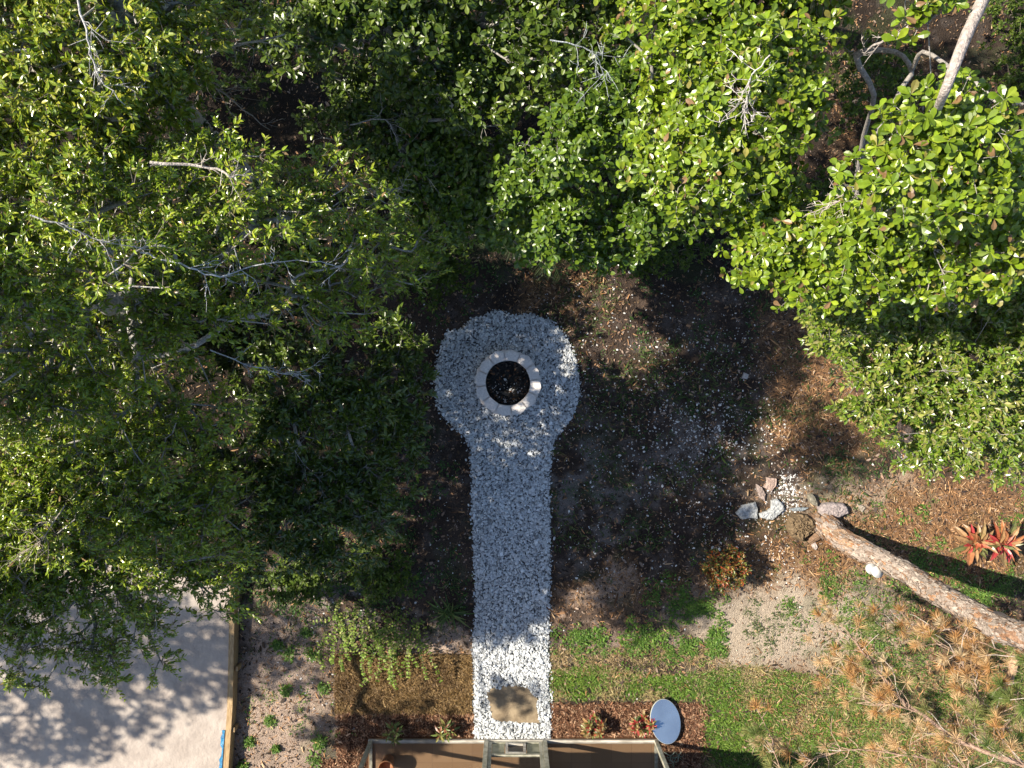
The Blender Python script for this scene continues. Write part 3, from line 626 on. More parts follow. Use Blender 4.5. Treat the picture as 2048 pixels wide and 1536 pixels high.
def foliage(lc, tc, Pn, Dn, r, ktw, tl, nl, L, tm, cols, asp=1.0, upb=.5, a=.5, b=.85, droop=.0, bark=(.3, .28, .25), twc=None, t0=.4, twr=.003, nb=1.0, sunb=.5, whorl=False, wj=.45):
    N = len(Pn) * ktw; i = np.repeat(np.arange(len(Pn)), ktw)
    td = norm(Dn[i] * .7 + rand_unit(r, N) * 1.0 + np.array([0, 0, upb])); ln = tl * r.uniform(.5, 1.3, N); A = Pn[i]; B = A + td * ln[:, None]
    mid = (A + B) / 2 + r.normal(0, .02, (N, 3)); B = B + np.array([0, 0, -1]) * (droop * ln)[:, None]
    tcols = np.array(twc or bark)[None] * r.uniform(.7, 1.4, (N, 1))
    cone_segs(tc, A, mid, np.full(N, twr * 1.2), np.full(N, twr), tcols); cone_segs(tc, mid, B, np.full(N, twr), np.full(N, twr * .5), tcols)
    td2 = norm(B - mid); u = norm(np.cross(td2, np.array([.3, .2, .93]))); v = np.cross(td2, u); ph = r.uniform(0, 6.28, N)
    upn = np.array([0, 0, 1.0]) + SUNV * sunb
    for j in range(nl):
        fr = j / max(1, nl - 1)
        t = (.8 + .2 * fr) if whorl else t0 + (1 - t0) * fr
        t = np.clip(t + r.normal(0, .04, N), 0, 1)[:, None]
        an = ph + j * 2.4 + r.normal(0, .25, N); rd = np.cos(an)[:, None] * u + np.sin(an)[:, None] * v
        aa = a + (.5 * fr if not whorl else .2 * fr); d = norm(td2 * aa + rd * b + r.normal(0, .2, (N, 3)) + np.array([0, 0, -droop]))
        pos = np.where(t < .5, A + (mid - A) * t * 2, mid + (B - mid) * (t * 2 - 1)); n = upn * nb + r.normal(0, wj, (N, 3)) + td2 * .4
        s = L * r.uniform(.5, 1.35, N); keep = r.random(N) < .93
        ci = r.choice(len(cols), N, p=[c_[3] for c_ in cols]); c = np.array([c_[:3] for c_ in cols])[ci] * r.uniform(.75, 1.3, (N, 1))
        lc.add(tm, pos[keep], frames(d[keep], n[keep]), np.stack([s * asp, s, s], -1)[keep], c[keep])
def Lb(px, py, z, rx, ry, rz): k = SC(z); return (P(px, py, z), (rx / k, ry / k, rz))
def tree(name, label, cat, group, base_path, base_r, lobes, n, seed, leafmat, bark=(.33, .31, .28), twig=.004, rmax=None, flat=1.0, **fk):
    lobes = [(c, (a, b, d * flat)) for c, (a, b, d) in lobes]
    r = np.random.default_rng(seed + 1000); b0 = base_path[0]; t = thing(name, (b0[0], b0[1], 0), label, cat, group)
    NA, par, rad, term, nch = grow(base_path, base_r, lobes, n, seed, twig, rmax=rmax); tc = Cloud(); lc = Cloud(); branch_mesh(tc, NA, par, rad, bark, r)
    cen = np.mean([l[0] for l in lobes], 0)
    Pn = NA[term]; Dn = norm(NA[term] - NA[par[term]]) * .6 + norm(Pn - cen) * .5
    foliage(lc, tc, Pn, Dn, r, bark=bark, **fk)
    adopt(tc.build('trunk', M_bark, smooth=True), t); adopt(lc.build('crown', leafmat), t)
    return t
NARC = [(.225, .31, .02, .42), (.15, .235, .015, .28), (.34, .40, .03, .2), (.25, .25, .04, .06), (.26, .17, .08, .04)]
YELC = [(.23, .29, .022, .42), (.36, .37, .04, .3), (.14, .22, .015, .28)]
BIGC = [(.165, .245, .014, .5), (.11, .18, .012, .22), (.24, .31, .022, .22), (.27, .24, .06, .03), (.22, .13, .06, .03)]
DRKC = [(.08, .13, .015, .5), (.055, .095, .012, .25), (.13, .18, .02, .25)]  # greens darkened for shaded foliage: the shade is in the leaf colour
HEDC = [(.15, .225, .02, .4), (.10, .17, .015, .25), (.26, .28, .06, .28), (.34, .31, .12, .07)]
W = 'trees of the wood around the clearing'
nar = dict(flat=.4, twc=(.24, .21, .17), ktw=5, tl=.22, nl=16, L=.054, tm=LANC, cols=NARC, asp=1.25, upb=.35, a=.5, b=.8, droop=.2, wj=.95, sunb=1.0)
big = dict(flat=.7, ktw=5, tl=.2, nl=9, L=.072, tm=OBOV, cols=BIGC, upb=.8, a=.25, b=.95, whorl=True, wj=.6)
T = tree
T('narrow_leaved_tree', 'narrow leaved tree with drooping sprays hanging over the sand pad', 'tree', W, [(-6.4, -.9, 0), (-6.1, -1.0, 1.4), (-5.6, -1.3, 2.8), (-5.0, -1.5, 3.6)], .12,
  [Lb(110, 1000, 5.0, 210, 130, .6), Lb(330, 1030, 4.6, 180, 110, .5), Lb(60, 1160, 4.4, 150, 110, .4), Lb(230, 1160, 4.3, 150, 80, .35), Lb(410, 1130, 4.0, 90, 60, .3), Lb(60, 1260, 4.1, 80, 50, .25),
   Lb(205, 1290, 3.9, 55, 70, .2), Lb(45, 1340, 3.8, 30, 36, .12), Lb(85, 1358, 3.75, 12, 20, .1), Lb(290, 1240, 3.9, 50, 60, .2), Lb(420, 1205, 3.8, 60, 28, .15), Lb(235, 1340, 3.7, 16, 28, .1), Lb(320, 1320, 3.7, 12, 20, .1), Lb(150, 1290, 3.9, 40, 40, .2), Lb(-60, 1100, 4.8, 160, 160, .5)],
  900, 101, M_leaf_nar, **{**nar, 'ktw': 5, 'tl': .24, 'droop': .3, 'flat': .6})
T('broad_crowned_tree', 'big narrow leaved tree filling the left side, sunlit with pale bare twigs', 'tree', W, [(-5.2, .6, 0), (-5.0, .7, 2), (-4.6, .8, 3.6), (-4.0, .9, 4.6)], .10,
  [Lb(130, 480, 6.6, 260, 190, .8), Lb(400, 400, 6.2, 220, 150, .7), Lb(640, 430, 5.6, 150, 130, .6), Lb(100, 750, 5.9, 210, 150, .7), Lb(400, 600, 5.7, 220, 130, .6), Lb(680, 590, 5.0, 140, 100, .5), Lb(330, 800, 4.9, 170, 110, .5), Lb(790, 500, 4.6, 80, 90, .4), Lb(-80, 600, 6.6, 200, 250, .8), Lb(200, 900, 5.2, 160, 100, .5), ((-4.7, 1.1, 4.1), (1.1, 1.2, .4)), ((-4.9, -.4, 4.0), (1.1, .9, .4)), ((-4.2, 1.75, 4.5), (.9, .6, .35)), ((-5.4, -1.6, 4.2), (1.0, .9, .4))],
  1150, 102, M_leaf_nar, bark=(.42, .40, .37), **nar)
T('yellowing_tree', 'tree with yellowish leaves and long bare branches at the upper left corner', 'tree', W, [(-4.2, 3.2, 0), (-4.1, 3.3, 2), (-3.8, 3.2, 4.2)], .13,
  [Lb(130, 110, 6.6, 230, 150, .7), Lb(330, 90, 6.1, 120, 130, .5), Lb(60, 260, 6.6, 180, 110, .6), Lb(260, 230, 6.2, 120, 90, .5), Lb(430, 20, 5.6, 110, 50, .4), Lb(0, -80, 6.6, 300, 140, .8)],
  560, 103, M_leaf_nar, bark=(.40, .38, .34), **{**nar, 'cols': YELC, 'ktw': 4, 'tm': OVAL, 'asp': .8, 'L': .056})
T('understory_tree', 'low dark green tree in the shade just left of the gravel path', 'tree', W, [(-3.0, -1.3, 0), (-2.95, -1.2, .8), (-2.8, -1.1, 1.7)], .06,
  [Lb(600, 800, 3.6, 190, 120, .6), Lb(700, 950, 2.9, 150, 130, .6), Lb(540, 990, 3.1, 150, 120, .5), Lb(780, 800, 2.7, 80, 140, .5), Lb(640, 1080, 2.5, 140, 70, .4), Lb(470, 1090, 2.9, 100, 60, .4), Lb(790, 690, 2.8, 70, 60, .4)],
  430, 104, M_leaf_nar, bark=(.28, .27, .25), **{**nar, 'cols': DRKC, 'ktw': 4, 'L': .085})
T('understory_tree', 'low tree with darkened leaves, added to shade and fill the gaps under the left canopy', 'tree', W, [(-4.3, .9, 0), (-4.2, 1.0, .8), (-4.0, 1.0, 1.6)], .06,
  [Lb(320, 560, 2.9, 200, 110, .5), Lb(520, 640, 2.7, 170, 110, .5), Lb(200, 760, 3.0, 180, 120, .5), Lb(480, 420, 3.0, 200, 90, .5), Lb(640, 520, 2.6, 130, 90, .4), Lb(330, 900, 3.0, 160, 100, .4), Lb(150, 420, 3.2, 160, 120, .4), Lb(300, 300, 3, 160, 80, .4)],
  620, 110, M_leaf_nar, bark=(.2, .18, .16), **{**nar, 'cols': [(.05, .085, .012, .6), (.035, .065, .01, .4)], 'ktw': 4, 'L': .085, 'flat': .8})  # added crown layer; leaf colours darkened for the canopy's black gaps
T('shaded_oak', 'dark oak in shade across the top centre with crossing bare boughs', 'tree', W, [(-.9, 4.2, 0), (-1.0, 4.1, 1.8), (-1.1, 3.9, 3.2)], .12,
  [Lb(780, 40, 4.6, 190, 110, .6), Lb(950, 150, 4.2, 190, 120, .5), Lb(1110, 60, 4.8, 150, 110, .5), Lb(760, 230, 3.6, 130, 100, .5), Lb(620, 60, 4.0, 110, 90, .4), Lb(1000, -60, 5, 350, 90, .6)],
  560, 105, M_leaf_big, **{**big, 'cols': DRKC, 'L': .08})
T('small_oak', 'smaller oak at mid height directly above the gravel circle', 'tree', W, [(.25, 2.6, 0), (.3, 2.5, 1.4), (.4, 2.4, 2.6)], .08,
  [Lb(960, 390, 3.6, 110, 100, .45), Lb(1090, 420, 4.2, 110, 100, .45), Lb(1160, 290, 4.8, 110, 90, .4), Lb(1190, 470, 3.9, 110, 60, .35), Lb(1290, 430, 4.2, 110, 70, .35), Lb(860, 320, 3.6, 100, 100, .4), Lb(850, 450, 3.4, 60, 80, .3), Lb(1240, 180, 4.8, 90, 90, .4)],
  520, 106, M_leaf_big, **{**big, 'L': .078, 'cols': [(.12, .19, .015, .6), (.07, .13, .015, .4)]})
T('sunlit_oak', 'sunlit oak with clusters of rounded leaves at the top, right of centre', 'tree', W, [(2.7, 2.7, 0), (2.6, 2.8, 2.2), (2.3, 2.6, 4.4)], .13,
  [Lb(1380, 60, 6.3, 130, 120, .6), Lb(1490, 190, 6.5, 135, 130, .6), Lb(1420, 330, 6.3, 150, 100, .5), Lb(1570, 40, 6.3, 90, 80, .5), Lb(1350, 240, 5.9, 80, 90, .4), Lb(1520, 420, 6.0, 100, 90, .45), Lb(1480, -60, 6.5, 280, 80, .6)],
  540, 107, M_leaf_big, **big)
T('tall_oak', 'tallest oak with the largest leaves and a thick bare grey limb at the upper right', 'tree', W, [(5.0, 2.7, 0), P(1688, 440, 1.2), P(1712, 360, 2.0), P(1728, 270, 3.0), P(1748, 190, 4.2), P(1712, 112, 4.9)], .028,
  [Lb(1830, 50, 8.0, 30, 60, .25), Lb(1890, 270, 7.7, 100, 70, .3), Lb(1860, 370, 7.4, 150, 90, .35), Lb(1960, 470, 6.9, 110, 100, .4), Lb(1730, 470, 6.5, 100, 70, .4), Lb(1830, 510, 6.4, 180, 80, .4), Lb(1580, 520, 6.0, 110, 60, .35), Lb(1700, 560, 6.0, 110, 40, .3), Lb(2080, 350, 7, 60, 200, .5)],
  500, 108, M_leaf_big, bark=(.36, .33, .30), rmax=.022, **big)
T('dense_shrub_tree', 'dense bright small leaved shrub tree on the right beside the straw covered dirt', 'tree', W, [(*P(1860, 720, 0)[:2], 0), P(1850, 715, 1.4), P(1850, 720, 2.6)], .06,
  [Lb(1790, 660, 4.6, 180, 90, .5), Lb(1940, 680, 4.8, 150, 120, .5), Lb(1810, 780, 4.3, 150, 100, .45), Lb(1960, 820, 4.4, 140, 100, .45), Lb(1890, 880, 4.0, 120, 50, .3), Lb(2010, 910, 4.0, 80, 35, .25), Lb(1670, 640, 4.2, 70, 70, .35), Lb(2040, 600, 5.2, 110, 150, .5), Lb(2110, 780, 4.6, 100, 150, .5)],
  720, 109, M_leaf_nar, **dict(ktw=6, tl=.19, nl=11, L=.062, tm=OVAL, cols=HEDC, asp=.75, upb=.7, a=.5, b=.85, wj=.5))
# the thick bare limb, part of the tall oak
lt = [o for o in col.objects if o.name.startswith('tall_oak')][0]
pp = smooth_path([(*P(1790, 150, 5.2), .06), (*P(2010, -80, 7.6), .06), (*P(1975, -20, 8.1), .048), (*P(1925, 90, 8.25), .042), (*P(1893, 175, 8.2), .036), (*P(1872, 230, 7.9), .03), (*P(1850, 330, 7.4), .02)][1:], 5)
cl = Cloud(); V, Fc = tube_arrays(pp[:, :3], pp[:, 3] * .78, 10, .06, np.random.default_rng(2)); cl.addraw(V, Fc, np.array((.42, .36, .32))[None] * (.75 + .5 * fbm(V[:, 0] * 9, V[:, 1] * 9, 3, 3))[:, None])
base_l = smooth_path([(*P(2200, 100, 0), .12), (*P(2170, 40, 2), .10), (*P(2120, -30, 4.5), .085), (*P(2010, -80, 7.6), .062)], 5)
V, Fc = tube_arrays(base_l[:, :3], base_l[:, 3], 9, .05, np.random.default_rng(3)); cl.addraw(V, Fc, (.33, .3, .27)); adopt(cl.build('limb', M_bark, smooth=True), lt)

# wood continuing outside the frame: it casts the shade on the clearing
def wl(x, y, z, rx, ry, rz): return ((x, y, z), (rx, ry, rz))
off = dict(ktw=4, tl=.35, nl=9, L=.12, tm=SMALL, cols=NARC, asp=1.0, upb=.3, a=.5, b=.8, droop=.2, wj=.7)
for nm, lb, bp, lo, n, sd_ in [
    ('wood_tree', 'tree of the wood standing west of the clearing beyond the left frame edge', (-8.3, 1.4), [wl(-7.4, 2.2, 5.2, 1.5, 2.0, .9), wl(-8.8, .4, 5.4, 1.5, 1.4, .9), wl(-5.75, .9, 5.6, .65, .95, .35)], 330, 201),
    ('wood_tree', 'tall tree beyond the left frame edge whose shade reaches past the fire pit', (-6.2, -1.6), [wl(-5.35, -.9, 7.5, .95, 1.3, .7), wl(-5.5, -2.0, 7.2, .9, .7, .6), wl(-5.6, .6, 7.8, .9, .7, .6), wl(-4.5, .6, 9.0, .5, .65, .25)], 400, 207),
    ('wood_tree', 'tree beyond the left frame edge, shading the path and the brown sod', (-9.2, -2.3), [wl(-7.0, -2.4, 5.9, 1.4, .75, .5), wl(-8.5, -4.65, 6.0, 1.3, .22, .3), wl(-6.5, -4.0, 6.2, .6, .12, .12)], 300, 202),
    ('wood_tree', 'tree beyond the left frame edge, dappling the sand pad', (-13.4, -3.4), [wl(-13.0, -3.4, 6.0, 2.2, 1.1, .7), wl(-13.6, -4.6, 6.0, 1.9, .4, .5), wl(-11.0, -3.2, 6.2, 1.2, .8, .5)], 300, 203),
    ('wood_tree', 'tree of the wood behind the upper left corner', (-5.2, 6.3), [wl(-5.6, 4.9, 5.6, 1.6, 1.2, .8), wl(-9.0, 5.6, 5.2, 1.6, 1.2, .7), wl(-6.9, 6.6, 5.6, 1.6, .9, .6), wl(-2.9, 5.2, 5.6, 1.5, 1.0, .6), wl(-4.2, 5.4, 5.4, 1.4, 1.0, .6)], 600, 204),
    ('wood_tree', 'tree of the wood behind the top edge of the clearing', (.8, 6.6), [wl(.2, 5.6, 6.4, 1.6, 1.2, .9), wl(3.4, 5.8, 6.6, 1.8, 1.2, .9), wl(1.9, 4.8, 6.2, 1.5, .8, .5), wl(-.3, 4.7, 6.2, 1.0, .7, .5)], 420, 205),
    ('wood_tree', 'tree of the wood behind the upper right corner', (8.8, 4.8), [wl(8.2, 4.2, 6.6, 1.7, 1.8, 1.0)], 200, 206)]:
    T(nm, lb, 'tree', W, [(bp[0], bp[1], 0), (bp[0] + .1, bp[1], 2.2), (bp[0] + .3, bp[1] - .1, 4.4)], .15, lo, n, sd_, M_leaf_nar, **off)

# low dark bushes under the canopy, most added as dark filler for its shaded gaps
def bush(name, label, cat, px, py, h, rpx, rpy, n, seed, fk, cols, group=None, mat=None, bark=(.2, .17, .14)):
    b = P(px, py); z = h * .6; k = F / CH
    return T(name, label, cat, group, [(b[0], b[1], -.02), (b[0], b[1], h * .15), (b[0] + .02, b[1], h * .25)], .02, [((b[0], b[1], z), (rpx / k, rpy / k, h * .45))], n, seed, mat or M_leaf_low, bark=bark, twig=.003, **{**fk, 'cols': cols})
U = 'understory bushes in the shade of the wood'
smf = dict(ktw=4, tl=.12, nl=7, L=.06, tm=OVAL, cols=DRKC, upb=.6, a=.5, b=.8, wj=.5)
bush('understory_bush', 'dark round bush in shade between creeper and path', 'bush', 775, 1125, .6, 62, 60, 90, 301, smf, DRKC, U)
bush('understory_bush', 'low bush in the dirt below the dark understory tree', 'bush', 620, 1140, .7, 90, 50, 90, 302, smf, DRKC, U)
bush('understory_bush', 'dim bush added under the left canopy near the gravel circle', 'bush', 760, 850, .8, 90, 80, 110, 303, smf, DRKC, U)
bush('understory_bush', 'dim bush added at the dark edge above the gravel circle', 'bush', 860, 560, .9, 90, 60, 110, 304, smf, DRKC, U)
bush('understory_bush', 'dim bush added at the shaded edge below the small oak', 'bush', 1290, 500, .9, 120, 60, 130, 305, smf, DRKC, U)
bush('understory_bush', 'dim bush added under the oaks near the top of the clearing', 'bush', 1180, 330, 1.2, 130, 110, 160, 306, smf, DRKC, U)
bush('understory_bush', 'dim bush added at the foot of the tall oak in orange litter', 'bush', 1660, 400, .8, 80, 50, 70, 307, smf, DRKC, U)
bush('understory_bush', 'dim bush added deep under the dark oak at the top', 'bush', 820, 230, 1.4, 150, 120, 170, 308, smf, DRKC, U)
bush('understory_bush', 'dim bush added in the black gap at the upper left', 'bush', 420, 180, 1.4, 170, 120, 150, 309, smf, DRKC, U)
bush('understory_bush', 'dim bush added in the gap between the sunlit oak and the tall oak', 'bush', 1700, 210, 1.3, 110, 110, 150, 311, smf, DRKC, U)
bush('understory_bush', 'dim bush added in the top right corner behind the bare limb', 'bush', 1990, 60, 1.2, 100, 90, 110, 312, smf, DRKC, U)
bush('understory_bush', 'dim bush added at the right edge below the tall oak', 'bush', 1990, 190, .9, 60, 80, 60, 310, smf, DRKC, U)

# long bare branches lying across the dark gap and the left canopy (dead wood caught in the crowns)
def dead_branch(name, label, path, r0, seed, nside=8, colr=(.42, .40, .37), group=None, side=.5):
    r = np.random.default_rng(seed); w0 = np.array([P(a_, b_, c_ + .05) for a_, b_, c_ in path]); r0 *= .68; rd = np.linspace(r0, r0 * .35, len(w0)); q4 = smooth_path(np.hstack([w0, rd[:, None]]), 5); q4[1:-1, :3] += r.normal(0, .006, (len(q4) - 2, 3)); cl = Cloud()
    V, Fc = tube_arrays(q4[:, :3], q4[:, 3], 6); cl.addraw(V, Fc, np.array(colr)[None] * (.7 + .6 * fbm(V[:, 0] * 12, V[:, 1] * 12, 3, 3))[:, None])
    for s in range(nside):
        i = r.integers(len(q4) // 5, len(q4) - 1); p = q4[i, :3]; tn = norm(q4[min(i + 1, len(q4) - 1), :3] - q4[i - 1, :3]); d = norm(tn * .7 + rand_unit(r, 1)[0] * .8); L = side * r.uniform(.35, 1); pts = [p]
        for k in range(4): d = norm(d + r.normal(0, .22, 3)); pts.append(pts[-1] + d * L / 4)
        V, Fc = tube_arrays(pts, np.linspace(max(.0028, q4[i, 3] * .4), .0014, 5), 4); cl.addraw(V, Fc, np.array(colr) * r.uniform(.8, 1.2))
        for q in range(3):
            j = r.integers(1, 4); d2 = norm(d + rand_unit(r, 1)[0]); e = pts[j] + d2 * L * .35; V, Fc = tube_arrays([pts[j], (pts[j] + e) / 2 + r.normal(0, .01, 3), e], [.003, .0024, .0014], 4); cl.addraw(V, Fc, np.array(colr))
    o = cl.build(name, M_bark, smooth=True); tag(o, label, 'branch', group); return o
DB = 'bare dead branches caught in the crowns'
dead_branch('bare_branch', 'thick grey bare branch crossing the black gap at the upper left', [(380, 105, 4.6), (440, 98, 4.8), (500, 85, 5), (570, 68, 5.2)], .03, 401, 12, group=DB)
dead_branch('bare_branch', 'long forked dark branch below the black gap', [(330, 60, 5), (380, 130, 4.8), (450, 190, 4.6), (540, 260, 4.2)], .018, 402, 12, (.3, .28, .26), DB)
dead_branch('bare_branch', 'pale slanting branch through the yellowing leaves', [(150, -20, 7), (170, 60, 7), (190, 140, 6.9), (250, 210, 6.8)], .014, 403, 10, (.5, .49, .48), DB)
dead_branch('bare_branch', 'pale curved branch with a hook in the middle of the left canopy', [(300, 325, 6.9), (420, 335, 6.8), (465, 352, 6.8), (500, 340, 6.7)], .02, 404, 8, (.52, .46, .4), DB, .3)
dead_branch('bare_branch', 'long thin bluish white branch sweeping across the left canopy', [(280, 505, 6.6), (360, 530, 6.5), (440, 552, 6.4), (520, 528, 6.2), (640, 525, 6.0), (690, 540, 5.8)], .012, 405, 16, (.55, .56, .58), DB, .35)
dead_branch('bare_branch', 'thin pale branch lying on the upper edge of the left canopy', [(60, 430, 7.4), (140, 455, 7.3), (200, 480, 7.2), (300, 500, 7.0)], .010, 406, 12, (.5, .48, .45), DB, .3)
dead_branch('bare_branch', 'bluish twiggy branch over the shaded understory tree', [(420, 700, 5.2), (500, 730, 5.0), (580, 745, 4.8), (640, 730, 4.6)], .010, 407, 16, (.55, .56, .58), DB, .35)
dead_branch('bare_branch', 'pale twiggy branch left of the gravel circle', [(430, 650, 5.4), (540, 620, 5.2), (590, 590, 5.1)], .008, 408, 12, (.5, .49, .48), DB, .3)
dead_branch('bare_branch', 'tangle of thin bare branches in the gap above the circle', [(700, 250, 4.2), (770, 240, 4.1), (800, 300, 3.9), (830, 370, 3.6)], .012, 409, 22, (.4, .37, .34), DB, .6)
dead_branch('bare_branch', 'pale thin branch hanging down left of the small oak', [(640, 430, 5), (740, 375, 4.8), (820, 400, 4.4)], .010, 410, 16, (.48, .46, .43), DB, .4)
dead_branch('bare_branch', 'bluish forked twigs right of the dark oak', [(1100, 80, 5.6), (1180, 100, 5.5), (1210, 160, 5.2), (1220, 230, 5.0)], .010, 411, 18, (.46, .5, .52), DB, .4)
dead_branch('bare_branch', 'pinkish grey tangle of bare boughs between the two lit oak crowns', [(1810, 330, 7.2), (1790, 370, 7.0), (1750, 380, 6.9), (1690, 400, 6.8), (1655, 410, 6.7)], .014, 412, 18, (.55, .46, .42), DB, .3)
dead_branch('bare_branch', 'slanting grey bough at the top right behind the largest leaves', [(1850, 40, 6.6), (1790, 70, 6.4), (1740, 95, 6.2), (1700, 110, 6.0)], .024, 413, 8, (.45, .4, .37), DB, .3)
dead_branch('bare_branch', 'short forked stump of a bough above the dense shrub tree', [(1905, 560, 6.4), (1897, 590, 6.0), (1900, 620, 5.6)], .020, 414, 9, (.5, .4, .36), DB, .3)
dead_branch('bare_branch', 'white forked twigs inside the sunlit oak crown', [(1540, 110, 7.2), (1500, 160, 7.1), (1495, 200, 7.0), (1470, 240, 6.9)], .008, 415, 16, (.6, .55, .52), DB, .3)
dead_branch('bare_branch', 'brown bare branches under the leaves above the sand pad', [(130, 1010, 5.6), (90, 1070, 5.4), (40, 1130, 5.2)], .010, 416, 16, (.4, .34, .28), DB, .4)
dead_branch('bare_branch', 'thin stem hanging over the middle of the sand pad', [(310, 1060, 4.8), (318, 1150, 4.4), (310, 1230, 4.1), (322, 1300, 3.9)], .007, 417, 10, (.4, .37, .33), DB, .2)
dead_branch('bare_branch', 'grey twigs standing in the dirt above the creeper', [(560, 860, 3.6), (610, 930, 3.2), (680, 1000, 2.9)], .008, 418, 14, (.4, .4, .38), DB, .4)

# ------------------------------------------------------------------ the leaning pine
pt_ = thing('pine_tree', P(1655, 1050), 'leaning pine tree with flaking orange bark and dead hanging branches', 'pine tree')
tp = [(1636, 1038, -.5, .25), (1643, 1044, -.1, .24), (1654, 1053, .1, .215), (1676, 1074, .28, .185), (1713, 1096, .55, .168), (1749, 1113, .85, .16), (1785, 1131, 1.15, .16), (1822, 1151, 1.45, .158), (1858, 1177, 1.8, .165), (1895, 1198, 2.15, .162), (1931, 1218, 2.45, .158), (1968, 1238, 2.75, .162), (2004, 1260, 3.05, .16), (2041, 1271, 3.35, .158), (2200, 1350, 4.3, .15), (2500, 1540, 5.8, .13), (3100, 1900, 7.6, .10), (4300, 2500, 9.4, .05)]
path = smooth_path([(*P(a, b, z), rr) for a, b, z, rr in tp], 5); path[:, 3] *= .94; path[2:-2, 3] *= 1 + .10 * (fbm(np.arange(len(path) - 4) * .45, np.zeros(len(path) - 4), 6) - .5)
r = np.random.default_rng(77); cl = Cloud(); V, Fc = tube_arrays(path[:, :3], path[:, 3], 22, .05, r)
ncol = fbm(V[:, 0] * 7, V[:, 1] * 7 + V[:, 2] * 3, 9, 4); c = np.where((ncol > .5)[:, None], np.array((.40, .33, .28)), np.array((.33, .20, .13))) * (.8 + .4 * r.random((len(V), 1)))
cl.addraw(V, Fc, c)
# bark plates
cum = np.arange(len(path)); NB = 5200; ii = r.uniform(3, 70, NB); i0 = ii.astype(int); fr = (ii - i0)[:, None]; cpt = path[i0] * (1 - fr) + path[i0 + 1] * fr; tn = norm(path[i0 + 1, :3] - path[i0, :3])
u = norm(np.cross(tn, [0.0, 0, 1])); v = np.cross(u, tn); an = r.uniform(0, 6.28, NB); nr = np.cos(an)[:, None] * u + np.sin(an)[:, None] * v
pos = cpt[:, :3] + nr * (cpt[:, 3:4] * 1.01 + r.uniform(0, .008, (NB, 1))); s = r.lognormal(math.log(.06), .4, NB)
pl = np.array([(.40, .33, .28), (.34, .275, .23), (.38, .22, .13), (.31, .17, .10), (.45, .38, .32), (.24, .17, .13), (.46, .28, .17)]); hi = (ii / 70)[:, None]
cc = pl[r.choice(7, NB, p=[.32, .30, .05, .04, .14, .12, .03])] * r.uniform(.75, 1.15, (NB, 1)); cc = np.where((hi < .3) & (r.random((NB, 1)) < .5), cc * np.array([.95, .78, .62]), cc)
cl.add(CHIP, pos, np.stack([norm(tn + r.normal(0, .3, (NB, 3))), np.cross(nr, tn), nr], -1) if False else frames(np.cross(nr, tn) + r.normal(0, .15, (NB, 3)), nr + r.normal(0, .16, (NB, 3))), np.stack([s * 1.3, s, s * .8], -1), cc)
adopt(cl.build('trunk', M_pine), pt_)
# roots flare
b0 = P(1650, 1048)
for k, (da, L) in enumerate([(-2.3, .55), (2.7, .45), (1.5, .35), (-1.2, .5), (.6, .3), (-3.0, .4)]):
    cl = Cloud(); pts = [b0 + np.array([math.cos(da) * t * L, math.sin(da) * t * L, .16 * (1 - t) ** 1.5 - .02]) for t in np.linspace(.2, 1.1, 6)]; V, Fc = tube_arrays(pts, np.linspace(.1, .025, 6), 8, .1, r); cl.addraw(V, Fc, (.22, .14, .09)); adopt(cl.build('root', M_pine), pt_)
# branches and needle tufts
STR = [(.54, .35, .17), (.48, .27, .11), (.60, .42, .23), (.42, .22, .08), (.54, .42, .26)]; GRN = [(.14, .19, .05), (.18, .22, .06), (.10, .16, .035), (.24, .25, .08)]
def tufts_at(cl, pts, dirs, r, cols, n=70, L=.17):
    for p, d0 in zip(pts, dirs):
        m = int(n * r.uniform(.6, 1.2)); d = norm(np.asarray(d0) * .75 + rand_unit(r, m) * .95); a = p + d * r.uniform(0, .03, (m, 1)); s = L * r.uniform(.55, 1.1, m)
        base = np.array(cols[r.integers(0, len(cols))]); c = base[None] * r.uniform(.65, 1.3, (m, 1)); cl.add(NEEDLE, a, frames(d, rand_unit(r, m)), np.stack([np.full(m, .0048), s, s], -1), c)
def pine_limb(path, r0, seed, nt, dead, tl=.35, colr=(.30, .20, .15), tn=75, r1=.35, nL=.135):
    r = np.random.default_rng(seed); w0 = np.array([P(*p) for p in path]); r0 *= .72 if r0 < .052 else 1; rd = np.linspace(r0, r0 * r1, len(w0)); q4 = smooth_path(np.hstack([w0, rd[:, None]]), 5); cl = Cloud(); nc = Cloud()
    q4[1:-1, :3] += r.normal(0, .008, (len(q4) - 2, 3)); V, Fc = tube_arrays(q4[:, :3], q4[:, 3], 8, .08, r); cl.addraw(V, Fc, np.array(colr)[None] * (.6 + .9 * fbm(V[:, 0] * 14, V[:, 1] * 14, 3, 3))[:, None])
    for s in range(int(nt * 1.7)):
        i = r.integers(len(q4) // 6, len(q4)); p = q4[i, :3]; tg = norm(q4[min(i + 1, len(q4) - 1), :3] - q4[max(i - 1, 0), :3]); d = norm(tg * .8 + rand_unit(r, 1)[0] * np.array([1, 1, .5])); pts = [p]; L = tl * r.uniform(.4, 1.2)
        for k in range(4): d = norm(d + r.normal(0, .25, 3)); pts.append(pts[-1] + d * L / 4)
        wc = np.array((.5, .43, .38)) if r.random() < .2 else np.array((.38, .27, .2)); V, Fc = tube_arrays(pts, np.linspace(.006, .003, 5), 5); cl.addraw(V, Fc, wc)
        if r.random() < .92: tufts_at(nc, [pts[-1], pts[3]] if r.random() < .45 else [pts[-1]], [d, d], r, STR if r.random() < dead else GRN, tn, nL)
    adopt(cl.build('branch', M_bark), pt_); adopt(nc.build('needles', M_needle), pt_)
